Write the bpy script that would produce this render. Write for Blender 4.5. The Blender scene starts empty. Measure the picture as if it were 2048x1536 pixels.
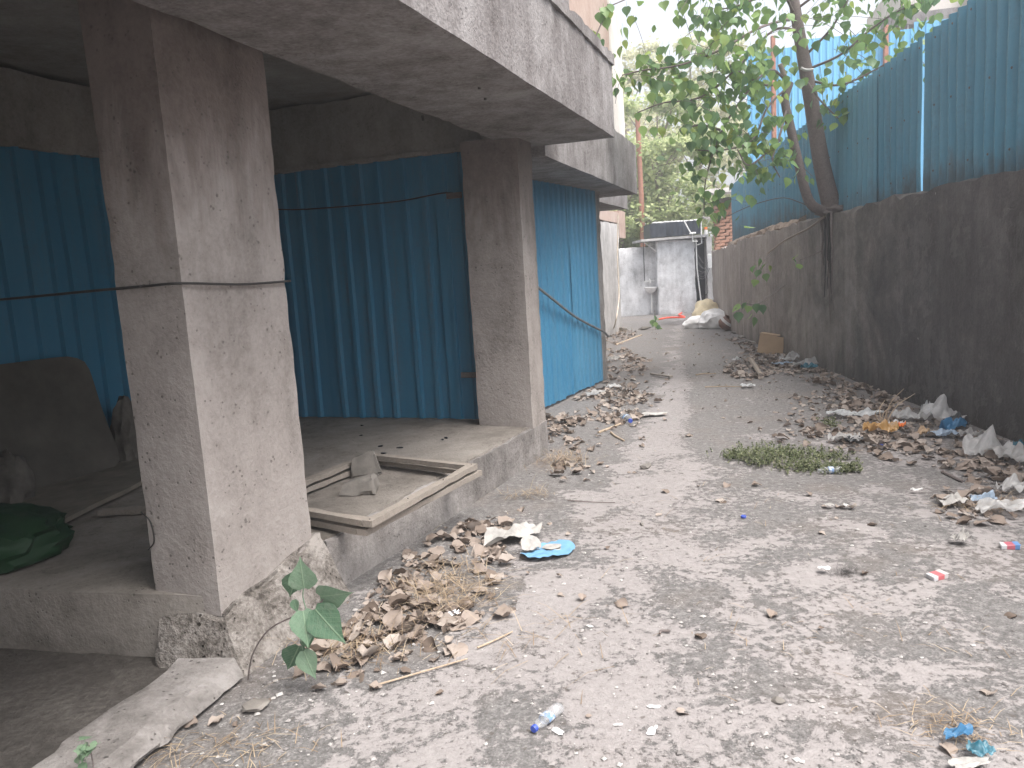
import bpy, bmesh, math, random
import numpy as np
from mathutils import Vector, Matrix, noise as mn
R = math.radians
scene = bpy.context.scene
COL = scene.collection

# ------------------------------------------------------------------ camera
EYE = 1.5; FPX = 1580.0
PITCH, ROLL = R(8.3), R(3.5)
_fw = Vector((0, math.cos(PITCH), -math.sin(PITCH))); _r0 = Vector((1, 0, 0)); _u0 = _r0.cross(_fw)
_up = _u0*math.cos(ROLL) + _r0*math.sin(ROLL); _rt = _r0*math.cos(ROLL) - _u0*math.sin(ROLL)
cam = bpy.data.cameras.new('camera'); cam_o = bpy.data.objects.new('camera', cam); COL.objects.link(cam_o)
cam.sensor_width = 36; cam.lens = FPX/2048*36; cam.clip_end = 2000; cam.clip_start = .05
m3 = Matrix((_rt, _up, -_fw)).transposed()
cam_o.matrix_world = Matrix.Translation((0, 0, EYE)) @ m3.to_4x4()
scene.camera = cam_o

# ------------------------------------------------------------------ world, sun, exposure
SUN_EL, SUN_AZ = R(64), R(132)         # azimuth clockwise from +Y
w = bpy.data.worlds.new('World'); scene.world = w; w.use_nodes = True
wt = w.node_tree; bg = wt.nodes['Background']
sky = wt.nodes.new('ShaderNodeTexSky'); sky.sky_type = 'NISHITA'; sky.sun_disc = False
sky.sun_elevation = SUN_EL; sky.sun_rotation = SUN_AZ
sky.dust_density = 6.0; sky.air_density = 1.0; sky.ozone_density = 1.0
hs = wt.nodes.new('ShaderNodeHueSaturation'); hs.inputs['Saturation'].default_value = .36
wt.links.new(sky.outputs[0], hs.inputs['Color']); wt.links.new(hs.outputs[0], bg.inputs[0])
bg.inputs[1].default_value = .15
sun = bpy.data.lights.new('sun', 'SUN'); sun.energy = 0.95; sun.angle = R(30); sun.color = (1, .975, .94)
sun_o = bpy.data.objects.new('sun', sun); COL.objects.link(sun_o)
sd = Vector((math.sin(SUN_AZ)*math.cos(SUN_EL), math.cos(SUN_AZ)*math.cos(SUN_EL), math.sin(SUN_EL)))
sun_o.rotation_euler = sd.to_track_quat('Z', 'Y').to_euler(); sun_o.location = sd*40
scene.view_settings.view_transform = 'Standard'; scene.view_settings.look = 'None'
scene.view_settings.gamma = 1; scene.view_settings.exposure = 1.45
scene.render.engine = 'CYCLES'
cy = scene.cycles; cy.max_bounces = 6; cy.diffuse_bounces = 3; cy.glossy_bounces = 2; cy.transmission_bounces = 4; cy.transparent_max_bounces = 8

# ------------------------------------------------------------------ measuring helpers (photo point -> place)
def ray(x, y): return _fw + _rt*((x-1024)/FPX) - _up*((y-768)/FPX)
def at(x, y, Y):
    d = ray(x, y); return Vector((0, 0, EYE)) + d*(Y/d.y)
def flat(x, y, z=0.):
    d = ray(x, y); return Vector((0, 0, EYE)) + d*((z-EYE)/d.z)
def hump(x, y):
    return .018*mn.noise((x*.7, y*.7, 3.1)) + .006*mn.noise((x*2.6, y*2.6, 7.7))
def gp(x, y):
    p = flat(x, y); p.z = hump(p.x, p.y); return p

# ------------------------------------------------------------------ object helpers
def link(o): COL.objects.link(o); return o
def thing(name, label, cat, loc=(0, 0, 0), group=None):
    o = link(bpy.data.objects.new(name, None)); o.location = loc; o.empty_display_size = .1
    o['label'] = label; o['category'] = cat
    if group: o['group'] = group
    return o
def tag(o, label, cat, group=None, kind=None):
    if label: o['label'] = label
    if cat: o['category'] = cat
    if group: o['group'] = group
    if kind: o['kind'] = kind
    return o
def mk(name, me, mat=None, parent=None, loc=None):
    o = link(bpy.data.objects.new(name, me))
    if mat and not me.materials: me.materials.append(mat)
    if loc is not None: o.location = loc
    if parent:
        o.parent = parent
        if parent.type == 'EMPTY': o.matrix_parent_inverse = Matrix.Translation(-Vector(parent.location))
    return o
def mesh(name, v, f, smooth=None):
    me = bpy.data.meshes.new(name); me.from_pydata([tuple(p) for p in v], [], [tuple(q) for q in f]); me.update()
    if smooth is not None:
        me.shade_smooth(); me.set_sharp_from_angle(angle=R(smooth))
    return me
def lattice(nx, ny, nz, fn, jit=.004, wear=.008, top=0., seed=0.):
    """Surface of a block whose corners, edges and faces are worn and uneven."""
    idx = {}; V = []; F = []
    def vid(i, j, k):
        q = (i, j, k)
        if q in idx: return idx[q]
        u, v, w_ = i/nx, j/ny, k/nz
        p = Vector(fn(u, v, w_))
        n = [0, 0, 0]
        ext = [(i in (0, nx)), (j in (0, ny)), (k in (0, nz))]
        s = seed
        if wear and sum(ext) > 1:
            c = Vector(fn(.5 if ext[0] else u, .5 if ext[1] else v, .5 if ext[2] else w_)) - p
            if c.length > 1e-6:
                a = abs(mn.noise(p*3.3+Vector((s, 0, 0))))*.8 + max(0, mn.noise(p*11+Vector((s, 5, 0))))*1.2
                p = p + c.normalized()*min(wear*a*2, c.length*.5)
        d = mn.noise_vector(p*1.3+Vector((s, 1, 2)))*jit*1.3 + mn.noise_vector(p*6.1+Vector((s, 9, 4)))*jit
        if top and k == nz: d.z += top*mn.noise(p*4+Vector((s, 3, 3)))
        p = p + d
        idx[q] = len(V); V.append(p); return idx[q]
    for i in range(nx):
        for j in range(ny):
            F.append((vid(i, j, 0), vid(i, j+1, 0), vid(i+1, j+1, 0), vid(i+1, j, 0)))
            F.append((vid(i, j, nz), vid(i+1, j, nz), vid(i+1, j+1, nz), vid(i, j+1, nz)))
    for i in range(nx):
        for k in range(nz):
            F.append((vid(i, 0, k), vid(i+1, 0, k), vid(i+1, 0, k+1), vid(i, 0, k+1)))
            F.append((vid(i, ny, k), vid(i, ny, k+1), vid(i+1, ny, k+1), vid(i+1, ny, k)))
    for j in range(ny):
        for k in range(nz):
            F.append((vid(0, j, k), vid(0, j, k+1), vid(0, j+1, k+1), vid(0, j+1, k)))
            F.append((vid(nx, j, k), vid(nx, j+1, k), vid(nx, j+1, k+1), vid(nx, j, k+1)))
    return V, F
def hexa(name, b, z0, z1, mat, parent=None, res=.12, jit=.004, wear=.008, t=None, top=0., seed=0., sharp=32):
    """b: four plan points going round (counter-clockwise); t: plan points at the top."""
    t = t or b
    z0 = z0 if hasattr(z0, '__len__') else [z0]*4; z1 = z1 if hasattr(z1, '__len__') else [z1]*4
    B = [Vector((p[0], p[1], z)) for p, z in zip(b, z0)]; T = [Vector((p[0], p[1], z)) for p, z in zip(t, z1)]
    if (B[1]-B[0]).cross(B[3]-B[0]).z < 0:
        B = [B[0], B[3], B[2], B[1]]; T = [T[0], T[3], T[2], T[1]]
    def fn(u, v, w_):
        lo = (B[0]*(1-u)+B[1]*u)*(1-v) + (B[3]*(1-u)+B[2]*u)*v
        hi = (T[0]*(1-u)+T[1]*u)*(1-v) + (T[3]*(1-u)+T[2]*u)*v
        return lo*(1-w_)+hi*w_
    n = lambda L: max(1, min(90, int(round(L/res))))
    nx = n((B[1]-B[0]).length); ny = n((B[3]-B[0]).length); nz = n((T[0]-B[0]).length)
    V, F = lattice(nx, ny, nz, fn, jit, wear, top, seed)
    return mk(name, mesh(name, V, F, sharp), mat, parent)
def box(c, d, rz=0., bev=0.):
    """Eight-corner box verts/faces (optionally chamfered) about centre c with dimensions d."""
    bm = bmesh.new(); bmesh.ops.create_cube(bm, size=1)
    for v in bm.verts: v.co = Vector((v.co.x*d[0], v.co.y*d[1], v.co.z*d[2]))
    if bev: bmesh.ops.bevel(bm, geom=bm.edges[:], offset=bev, segments=1, affect='EDGES')
    M = Matrix.Translation(c) @ Matrix.Rotation(rz, 4, 'Z')
    bm.transform(M); bm.verts.index_update()
    v = [x.co.copy() for x in bm.verts]; f = [[q.index for q in x.verts] for x in bm.faces]; bm.free()
    return v, f
def cat_(parts):
    V = []; F = []
    for v, f in parts:
        o = len(V); V += list(v); F += [tuple(i+o for i in q) for q in f]
    return V, F
def tube(pts, r, seg=7, close=True):
    pts = [Vector(p) for p in pts]; n = len(pts)
    rs = r if hasattr(r, '__len__') else [r]*n
    V = []; F = []; prev = None
    for i, p in enumerate(pts):
        d = (pts[min(i+1, n-1)]-pts[max(i-1, 0)]).normalized()
        if prev is None:
            a = d.orthogonal().normalized()
        else:
            a = (prev - d*prev.dot(d))
            a = a.normalized() if a.length > 1e-6 else d.orthogonal().normalized()
        prev = a; b = d.cross(a)
        for k in range(seg):
            t = 2*math.pi*k/seg; V.append(p + (a*math.cos(t)+b*math.sin(t))*rs[i])
    for i in range(n-1):
        for k in range(seg):
            q = (k+1) % seg; F.append((i*seg+k, i*seg+q, (i+1)*seg+q, (i+1)*seg+k))
    if close:
        F.append(tuple(range(seg))[::-1]); F.append(tuple((n-1)*seg+k for k in range(seg)))
    return V, F
def smooth_path(pts, n=6):
    pts = [Vector(p) for p in pts]; out = []
    P = [pts[0]*2-pts[1]] + pts + [pts[-1]*2-pts[-2]]
    for i in range(1, len(P)-2):
        for k in range(n):
            t = k/n; a, b, c, d = P[i-1:i+3]
            out.append(.5*((2*b)+(c-a)*t+(2*a-5*b+4*c-d)*t*t+(3*b-a-3*c+d)*t**3))
    out.append(pts[-1]); return out
def lathe(prof, seg=20):
    V = []; F = []; n = len(prof)
    for r, z in prof:
        for k in range(seg):
            t = 2*math.pi*k/seg; V.append(Vector((r*math.cos(t), r*math.sin(t), z)))
    for i in range(n-1):
        for k in range(seg):
            q = (k+1) % seg; F.append((i*seg+k, i*seg+q, (i+1)*seg+q, (i+1)*seg+k))
    F.append(tuple(range(seg))[::-1]); F.append(tuple((n-1)*seg+k for k in range(seg)))
    return V, F

# ------------------------------------------------------------------ material helpers
class NT:
    def __init__(s, name):
        s.m = bpy.data.materials.new(name); s.m.use_nodes = True; s.t = s.m.node_tree
        s.b = s.t.nodes['Principled BSDF']; s.out = s.t.nodes['Material Output']
    def n(s, ty, **kw):
        x = s.t.nodes.new(ty)
        for k, v in kw.items(): setattr(x, k, v)
        return x
    def l(s, a, b): s.t.links.new(a, b)
    def setv(s, sock, v):
        if hasattr(v, 'links') or isinstance(v, bpy.types.NodeSocket): s.l(v, sock)
        else: sock.default_value = v
    def pos(s, sc=(1, 1, 1)):
        g = s.n('ShaderNodeNewGeometry')
        if sc == (1, 1, 1): return g.outputs['Position']
        mp = s.n('ShaderNodeMapping'); mp.inputs['Scale'].default_value = sc; s.l(g.outputs['Position'], mp.inputs['Vector'])
        return mp.outputs[0]
    def obj(s): return s.n('ShaderNodeTexCoord').outputs['Object']
    def island(s): return s.n('ShaderNodeNewGeometry').outputs['Random Per Island']
    def orand(s): return s.n('ShaderNodeObjectInfo').outputs['Random']
    def noise(s, vec, scale, det=6, rough=.6, dist=0.):
        x = s.n('ShaderNodeTexNoise'); s.l(vec, x.inputs['Vector'])
        x.inputs['Scale'].default_value = scale; x.inputs['Detail'].default_value = det
        x.inputs['Roughness'].default_value = rough; x.inputs['Distortion'].default_value = dist
        return x.outputs['Fac']
    def voro(s, vec, scale, feat='F1', rnd=1.):
        x = s.n('ShaderNodeTexVoronoi', feature=feat); s.l(vec, x.inputs['Vector'])
        x.inputs['Scale'].default_value = scale; x.inputs['Randomness'].default_value = rnd
        return x
    def ramp(s, fac, stops, interp='LINEAR'):
        x = s.n('ShaderNodeValToRGB'); x.color_ramp.interpolation = interp; e = x.color_ramp.elements
        while len(e) < len(stops): e.new(.5)
        for q, (p, c) in zip(e, stops):
            q.position = p; q.color = (c, c, c, 1) if not hasattr(c, '__len__') else (*c, 1)
        s.setv(x.inputs[0], fac); return x.outputs[0]
    def mix(s, fac, a, b, mode='MIX'):
        x = s.n('ShaderNodeMix', data_type='RGBA', blend_type=mode)
        s.setv(x.inputs[0], fac)
        for k, v in ((6, a), (7, b)):
            if isinstance(v, bpy.types.NodeSocket): s.l(v, x.inputs[k])
            else: x.inputs[k].default_value = (*v, 1) if hasattr(v, '__len__') else (v, v, v, 1)
        return x.outputs[2]
    def math(s, op, a, b=0., c=None, clamp=False):
        x = s.n('ShaderNodeMath', operation=op, use_clamp=clamp); s.setv(x.inputs[0], a); s.setv(x.inputs[1], b)
        if c is not None: s.setv(x.inputs[2], c)
        return x.outputs[0]
    def sep(s, v):
        x = s.n('ShaderNodeSeparateXYZ'); s.l(v, x.inputs[0]); return x.outputs
    def bump(s, h, strength=.4, dist=.01, nrm=None):
        x = s.n('ShaderNodeBump'); x.inputs['Strength'].default_value = strength; x.inputs['Distance'].default_value = dist
        s.l(h, x.inputs['Height'])
        if nrm: s.l(nrm, x.inputs['Normal'])
        return x.outputs[0]
    def done(s, col, rough=.85, nrm=None, spec=.3, **kw):
        s.setv(s.b.inputs['Base Color'], (*col, 1) if isinstance(col, tuple) and len(col) == 3 else col)
        s.setv(s.b.inputs['Roughness'], rough)
        s.b.inputs['Specular IOR Level'].default_value = spec
        if nrm: s.l(nrm, s.b.inputs['Normal'])
        for k, v in kw.items(): s.setv(s.b.inputs[k], v)
        return s.m

def concrete(name, dark, mid, light, scale=1.1, drip=.35, pits=.6, rough_b=.5, grime=None, grain=.25):
    t = NT(name); p = t.pos()
    n1 = t.noise(p, scale, 5, .68, .4); n2 = t.noise(t.pos((1, 1, .14)), scale*4.5, 4, .65); n3 = t.noise(p, 46, 3, .7)
    n4 = t.noise(p, 7.5, 4, .7)
    f = t.math('MULTIPLY_ADD', n2, drip, t.math('MULTIPLY', n1, 1-drip))
    f = t.math('MULTIPLY_ADD', t.math('SUBTRACT', n3, .5), grain, f)
    f = t.math('MULTIPLY_ADD', t.math('SUBTRACT', n4, .5), .26, f)
    c = t.ramp(f, [(.32, dark), (.48, mid), (.64, light)])
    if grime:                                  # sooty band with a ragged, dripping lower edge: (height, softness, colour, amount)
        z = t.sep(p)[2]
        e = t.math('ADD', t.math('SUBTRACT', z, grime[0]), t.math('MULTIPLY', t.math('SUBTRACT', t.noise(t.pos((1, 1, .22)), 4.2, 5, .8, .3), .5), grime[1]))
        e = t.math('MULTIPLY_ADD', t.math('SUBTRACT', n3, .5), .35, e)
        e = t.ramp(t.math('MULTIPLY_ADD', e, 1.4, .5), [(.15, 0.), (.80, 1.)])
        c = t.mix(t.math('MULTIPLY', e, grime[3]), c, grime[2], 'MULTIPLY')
    v = t.voro(p, 36); pm = t.ramp(t.math('ADD', v.outputs['Distance'], t.math('MULTIPLY', t.math('SUBTRACT', n4, .47), 1.2)), [(.06, 0.), (.17, 1.)])
    c = t.mix(t.math('MULTIPLY', t.math('SUBTRACT', 1., pm), pits), c, tuple(x*.5 for x in dark))
    h = t.math('ADD', t.math('MULTIPLY', n3, 1.0), t.math('MULTIPLY', n4, 1.2))
    h = t.math('ADD', h, t.math('MULTIPLY', pm, .6))
    return t.done(c, .93, t.bump(h, rough_b, .010), .15)

M = {}
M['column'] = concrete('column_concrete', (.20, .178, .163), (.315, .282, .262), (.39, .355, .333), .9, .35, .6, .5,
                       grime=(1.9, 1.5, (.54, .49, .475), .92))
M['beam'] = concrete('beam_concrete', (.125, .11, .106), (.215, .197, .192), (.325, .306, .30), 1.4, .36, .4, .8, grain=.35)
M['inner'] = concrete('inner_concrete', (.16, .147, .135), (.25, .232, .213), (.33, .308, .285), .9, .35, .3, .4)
M['plinth'] = concrete('plinth_concrete', (.13, .12, .113), (.235, .217, .207), (.36, .337, .323), 1.5, .3, .5, .7)
M['footing'] = concrete('broken_plaster', (.075, .066, .058), (.19, .17, .153), (.31, .285, .262), 5., .0, .9, 1.4, grain=.6)
M['floor'] = concrete('dusty_floor', (.13, .115, .10), (.215, .193, .172), (.29, .263, .237), 1.2, 0., .5, .4)
M['pale'] = concrete('pale_plaster', (.30, .295, .295), (.56, .555, .56), (.76, .76, .77), 1.6, .35, .5, .6)
M['pale2'] = concrete('pale_side_plaster', (.25, .24, .235), (.40, .385, .375), (.55, .53, .52), 1.2, .45, .4, .5)
M['pink'] = concrete('pink_plaster', (.34, .24, .20), (.44, .33, .28), (.52, .42, .37), 1.0, .3, .2, .3)
M['cream'] = concrete('cream_plaster', (.45, .41, .37), (.58, .54, .49), (.68, .64, .6), 1.0, .3, .1, .3)
M['kerb'] = concrete('kerb_concrete', (.10, .092, .086), (.185, .17, .16), (.29, .27, .257), 2.2, .1, .6, .9)
M['mortar'] = concrete('sand_mortar', (.22, .17, .13), (.36, .28, .22), (.46, .37, .30), 6., 0., .4, 1.)

def wall_mat():
    t = NT('stained_wall_plaster'); p = t.pos(); s = t.sep(p)
    n1 = t.noise(p, .75, 5, .68, .6); n2 = t.noise(t.pos((1, 1, .13)), 4.2, 4, .68, .2); n3 = t.noise(p, 45, 3, .7); n4 = t.noise(p, 8, 4, .72)
    f = t.math('ADD', t.math('MULTIPLY', n1, .55), t.math('MULTIPLY', n2, .45))
    f = t.math('MULTIPLY_ADD', t.math('SUBTRACT', n3, .5), .28, f); f = t.math('MULTIPLY_ADD', t.math('SUBTRACT', n4, .5), .3, f)
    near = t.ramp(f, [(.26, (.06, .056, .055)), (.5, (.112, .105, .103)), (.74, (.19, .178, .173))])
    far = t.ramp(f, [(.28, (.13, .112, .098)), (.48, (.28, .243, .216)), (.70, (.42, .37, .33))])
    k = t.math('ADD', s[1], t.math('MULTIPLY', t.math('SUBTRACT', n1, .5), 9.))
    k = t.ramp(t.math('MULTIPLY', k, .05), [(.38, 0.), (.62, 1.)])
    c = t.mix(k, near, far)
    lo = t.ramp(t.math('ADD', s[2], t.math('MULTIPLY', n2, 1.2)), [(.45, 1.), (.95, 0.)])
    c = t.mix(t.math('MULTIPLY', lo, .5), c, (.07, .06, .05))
    v = t.voro(p, 9); sp = t.ramp(t.math('ADD', v.outputs['Distance'], t.math('MULTIPLY', t.math('SUBTRACT', n4, .38), 1.5)), [(.02, 1.), (.06, 0.)])
    c = t.mix(t.math('MULTIPLY', sp, .8), c, (.42, .40, .38))
    pe = t.ramp(t.math('MULTIPLY_ADD', n4, .35, t.math('MULTIPLY', t.noise(p, 1.7, 5, .7, .8), .75)), [(.605, 0.), (.635, 1.)])
    c = t.mix(t.math('MULTIPLY', pe, .22), c, (.22, .205, .195))
    dm = t.ramp(t.math('MULTIPLY_ADD', n2, .6, t.math('MULTIPLY', t.noise(t.pos((1, 1, .05)), 2.2, 3, .6), .4)), [(.54, 0.), (.66, 1.)])
    c = t.mix(t.math('MULTIPLY', dm, .55), c, (.035, .032, .03))
    h = t.math('ADD', t.math('MULTIPLY', n3, 1.), t.math('ADD', t.math('MULTIPLY', n4, 1.4), t.math('MULTIPLY', pe, -.6)))
    return t.done(c, .92, t.bump(h, .65, .010), .2)
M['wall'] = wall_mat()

def ground_mat():
    t = NT('worn_concrete_and_grit'); p = t.pos(); s = t.sep(p)
    big = t.noise(p, .55, 3, .55, .3); mid_ = t.noise(p, 2.3, 7, .72, .6); fine = t.noise(p, 26, 4, .75); tiny = t.noise(p, 110, 2, .7)
    # worn light lane along the alley
    lane = t.math('SUBTRACT', s[0], t.math('MULTIPLY_ADD', s[1], .232, -.28))
    lane = t.math('ABSOLUTE', t.math('ADD', lane, t.math('MULTIPLY', t.math('SUBTRACT', mid_, .5), .7)))
    far = t.ramp(t.math('MULTIPLY', s[1], .04), [(.15, 0.), (.28, 1.)])          # beyond ~5 m the dirt cover is thicker beside the lane
    ln = t.ramp(t.math('MULTIPLY', lane, t.math('MULTIPLY_ADD', far, .55, .45)), [(.04, 1.), (.36, 0.)])
    thr = t.math('MULTIPLY_ADD', ln, t.math('MULTIPLY_ADD', far, .24, .055), t.math('MULTIPLY_ADD', far, -.125, .006))
    a = t.math('ADD', t.math('ADD', t.math('MULTIPLY_ADD', t.math('SUBTRACT', mid_, .5), .95, .235), t.math('MULTIPLY', fine, .53)), thr)
    a = t.math('ADD', a, t.math('MULTIPLY', t.math('SUBTRACT', big, .5), .20))
    edge = t.ramp(t.math('MULTIPLY', t.math('SUBTRACT', s[0], t.math('MULTIPLY_ADD', s[1], .38, -2.12)), .5), [(.02, 1.), (.36, 0.)])
    a = t.math('SUBTRACT', a, t.math('MULTIPLY', edge, .12))
    crust = t.ramp(a, [(.475, 0.), (.53, 1.)])
    cc = t.ramp(t.math('ADD', t.math('MULTIPLY', mid_, .45), t.math('MULTIPLY', fine, .55)), [(.3, (.205, .187, .181)), (.48, (.285, .262, .255)), (.7, (.355, .331, .322))])
    gc = t.ramp(t.math('ADD', t.math('MULTIPLY', fine, .6), t.math('MULTIPLY', tiny, .4)), [(.30, (.075, .071, .069)), (.5, (.158, .15, .146)), (.68, (.30, .29, .28))])
    brown = t.ramp(t.noise(p, 1.3, 3, .6), [(.52, 0.), (.72, 1.)])
    gc = t.mix(t.math('MULTIPLY', brown, .35), gc, (.19, .145, .115))
    c = t.mix(t.math('MULTIPLY', crust, .85), gc, cc)
    c = t.mix(t.math('MULTIPLY', far, .15), c, (.27, .24, .225))
    v = t.voro(p, 34); fl = t.ramp(t.math('ADD', v.outputs['Distance'], t.math('MULTIPLY', t.math('SUBTRACT', fine, .42), 1.1)), [(.04, 1.), (.10, 0.)])
    c = t.mix(t.math('MULTIPLY', fl, .7), c, (.60, .58, .56))
    v2 = t.voro(p, 23); dk = t.ramp(t.math('ADD', v2.outputs['Distance'], t.math('MULTIPLY', t.math('SUBTRACT', fine, .50), 1.3)), [(.05, 1.), (.13, 0.)])
    c = t.mix(t.math('MULTIPLY', dk, .65), c, (.11, .095, .085))
    h = t.math('ADD', t.math('MULTIPLY', crust, .35), t.math('ADD', t.math('MULTIPLY', fine, 1.3), t.math('MULTIPLY', tiny, .5)))
    h = t.math('ADD', h, t.math('MULTIPLY', fl, .6))
    return t.done(c, .95, t.bump(h, .6, .012), .1)
M['ground'] = ground_mat()

def soil_mat():
    t = NT('dusty_soil'); p = t.pos()
    a = t.noise(p, 2.4, 5, .7, .3); b = t.noise(p, 30, 4, .75)
    c = t.ramp(t.math('ADD', t.math('MULTIPLY', a, .55), t.math('MULTIPLY', b, .45)), [(.3, (.04, .036, .033)), (.5, (.085, .077, .07)), (.68, (.16, .145, .132))])
    return t.done(c, .96, t.bump(t.math('ADD', b, t.math('MULTIPLY', a, 2.)), .9, .015), .1)
M['soil'] = soil_mat()

def paint_mat(name, col, worn, dirt=.4, rough=.5, low=None):
    t = NT(name); p = t.pos()
    a = t.noise(p, 1.1, 4, .65, .3); st = t.noise(t.pos((1, 1, .07)), 9, 4, .65); sp = t.noise(p, 28, 3, .75)
    c = t.mix(t.ramp(t.math('ADD', t.math('MULTIPLY', a, .5), t.math('MULTIPLY', st, .5)), [(.36, 0.), (.66, 1.)]), col, worn)
    c = t.mix(t.math('MULTIPLY', t.ramp(t.math('MULTIPLY_ADD', st, .6, t.math('MULTIPLY', sp, .4)), [(.50, 0.), (.66, 1.)]), dirt), c, (.10, .088, .075))
    if low:     # mud splash above the foot of the sheet
        z = t.math('SUBTRACT', t.sep(p)[2], low)
        e = t.ramp(t.math('ADD', z, t.math('MULTIPLY', t.math('SUBTRACT', t.noise(t.pos((1, 1, .3)), 6, 7, .7), .5), 1.1)), [(.02, 1.), (.30, 0.)])
        c = t.mix(t.math('MULTIPLY', e, .75), c, (.085, .078, .07))
    ob = t.orand(); c = t.mix(t.math('MULTIPLY', ob, .35), c, tuple(min(1, x*1.25+.03) for x in worn))
    ru = t.ramp(t.math('MULTIPLY_ADD', st, .75, t.math('MULTIPLY', a, .25)), [(.63, 0.), (.70, 1.)])
    c = t.mix(t.math('MULTIPLY', ru, dirt*.8), c, (.16, .085, .05))
    rr = t.ramp(sp, [(.3, rough-.08), (.7, rough+.2)])
    return t.done(c, rr, t.bump(t.math('ADD', sp, a), .12, .004), .4)
M['blue1'] = paint_mat('blue_partition_paint', (.021, .15, .27), (.04, .19, .31), .3, .40)
M['blue2'] = paint_mat('blue_bay_paint', (.045, .21, .37), (.07, .24, .385), .15, .5)
M['blue3'] = paint_mat('weathered_fence_paint', (.065, .225, .325), (.11, .265, .35), .3, .5, low=1.92)
M['blue4'] = paint_mat('bright_blue_barricade', (.12, .38, .62), (.16, .42, .64), .1, .45)

def plain(name, col, rough=.7, var=.25, scale=12, spec=.3, bmp=.2, **kw):
    t = NT(name); p = t.obj(); a = t.noise(p, scale, 6, .65)
    c = t.ramp(a, [(.3, tuple(x*(1-var) for x in col)), (.7, tuple(min(1, x*(1+var)) for x in col))])
    return t.done(c, rough, t.bump(a, bmp, .004), spec, **kw)
def wood(name, a, b):
    t = NT(name); tc = t.n('ShaderNodeTexCoord'); mp = t.n('ShaderNodeMapping'); mp.inputs['Scale'].default_value = (3, 3, 3); t.l(tc.outputs['Object'], mp.inputs[0])
    n = t.noise(mp.outputs[0], 9, 8, .7, 1.5); n2 = t.noise(mp.outputs[0], 60, 4, .6)
    c = t.ramp(t.math('ADD', t.math('MULTIPLY', n, .6), t.math('MULTIPLY', n2, .4)), [(.3, a), (.7, b)])
    return t.done(c, .85, t.bump(n2, .3, .003), .2)
M['wood'] = wood('dusty_grey_wood', (.20, .172, .147), (.35, .31, .272))
M['stick'] = wood('dry_stick', (.28, .21, .15), (.55, .44, .33))
M['barkl'] = wood('grey_brown_bark', (.10, .085, .08), (.24, .20, .19))
M['bark2'] = wood('pale_far_bark', (.22, .18, .15), (.40, .34, .28))
M['board'] = plain('dark_board', (.085, .078, .068), .8, .3, 4)
M['ply'] = plain('dusty_plywood', (.17, .15, .125), .85, .3, 6)
M['sackd'] = plain('dirty_sack', (.12, .11, .098), .9, .5, 5, bmp=.6)
M['sackw'] = plain('white_woven_sack', (.74, .73, .72), .7, .12, 9, bmp=.5)
M['sacky'] = plain('yellow_cream_sack', (.80, .68, .46), .7, .2, 7, bmp=.5)
M['green'] = plain('dark_green_sheet', (.007, .032, .012), .6, .4, 4, bmp=.4)
M['rock'] = plain('broken_concrete', (.20, .183, .165), .95, .35, 9, bmp=.8)
M['card'] = plain('cardboard', (.45, .32, .21), .85, .1, 5, bmp=.15)
M['steel'] = plain('dull_steel', (.13, .12, .115), .5, .3, 20, **{'Metallic': .6})
M['wire'] = plain('dark_wire', (.035, .033, .032), .6, .2)
M['cable'] = plain('grey_cable', (.16, .16, .165), .6, .2)
M['cabler'] = plain('pale_cable', (.55, .48, .40), .6, .15)
M['pvc'] = plain('white_pvc', (.72, .71, .69), .4, .1)
M['black'] = plain('black_plastic', (.016, .018, .024), .45, .3, 3)
M['tank'] = plain('black_tank', (.035, .042, .055), .45, .3, 3)
M['hose'] = plain('red_hose', (.75, .09, .05), .45, .1)
M['ceramic'] = plain('ceramic', (.72, .71, .70), .2, .06, spec=.5)
M['rust'] = plain('rusty_red_pole', (.36, .17, .12), .8, .2)
M['brick'] = plain('brick_red', (.36, .21, .155), .92, .25, 8, bmp=.6)
M['brickd'] = plain('grey_brick', (.14, .125, .12), .92, .3, 8, bmp=.6)
M['cap'] = plain('blue_cap', (.05, .09, .42), .35, .1, spec=.5)
M['orange'] = plain('orange_plastic', (.80, .22, .05), .4, .1)
M['tin'] = plain('grey_tin_roof', (.30, .28, .26), .6, .3, 3)
M['pot'] = plain('brown_pot', (.16, .085, .06), .6, .2)
M['paper'] = plain('white_paper', (.58, .57, .56), .8, .1)
M['paperg'] = plain('dirty_paper', (.36, .345, .325), .85, .3, 14)
M['foil'] = plain('silver_foil', (.75, .73, .76), .22, .1, 10, **{'Metallic': .9})

def film(name, col, alpha=.75, rough=.3):
    t = NT(name); p = t.obj(); a = t.noise(p, 14, 6, .65)
    c = t.ramp(a, [(.3, tuple(x*.75 for x in col)), (.7, tuple(min(1, x*1.15) for x in col))])
    t.done(c, rough, t.bump(a, .5, .006), .5)
    tr = t.n('ShaderNodeBsdfTranslucent'); t.l(c, tr.inputs[0]); tp = t.n('ShaderNodeBsdfTransparent')
    m1 = t.n('ShaderNodeMixShader'); m1.inputs[0].default_value = .25; t.l(t.b.outputs[0], m1.inputs[1]); t.l(tr.outputs[0], m1.inputs[2])
    m2 = t.n('ShaderNodeMixShader'); m2.inputs[0].default_value = alpha; t.l(tp.outputs[0], m2.inputs[1]); t.l(m1.outputs[0], m2.inputs[2])
    t.l(m2.outputs[0], t.out.inputs[0]); return t.m
M['fgrey'] = film('grey_plastic_film', (.62, .61, .60), .72)
M['fgrey2'] = film('dirty_plastic_film', (.48, .465, .45), .82)
M['fwhite'] = film('white_plastic_film', (.60, .61, .61), .85)
M['fblue'] = film('blue_plastic_film', (.08, .25, .45), .88)
M['fteal'] = film('teal_plastic_film', (.05, .20, .27), .85)
M['forange'] = film('amber_plastic_film', (.55, .33, .13), .85)
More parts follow.
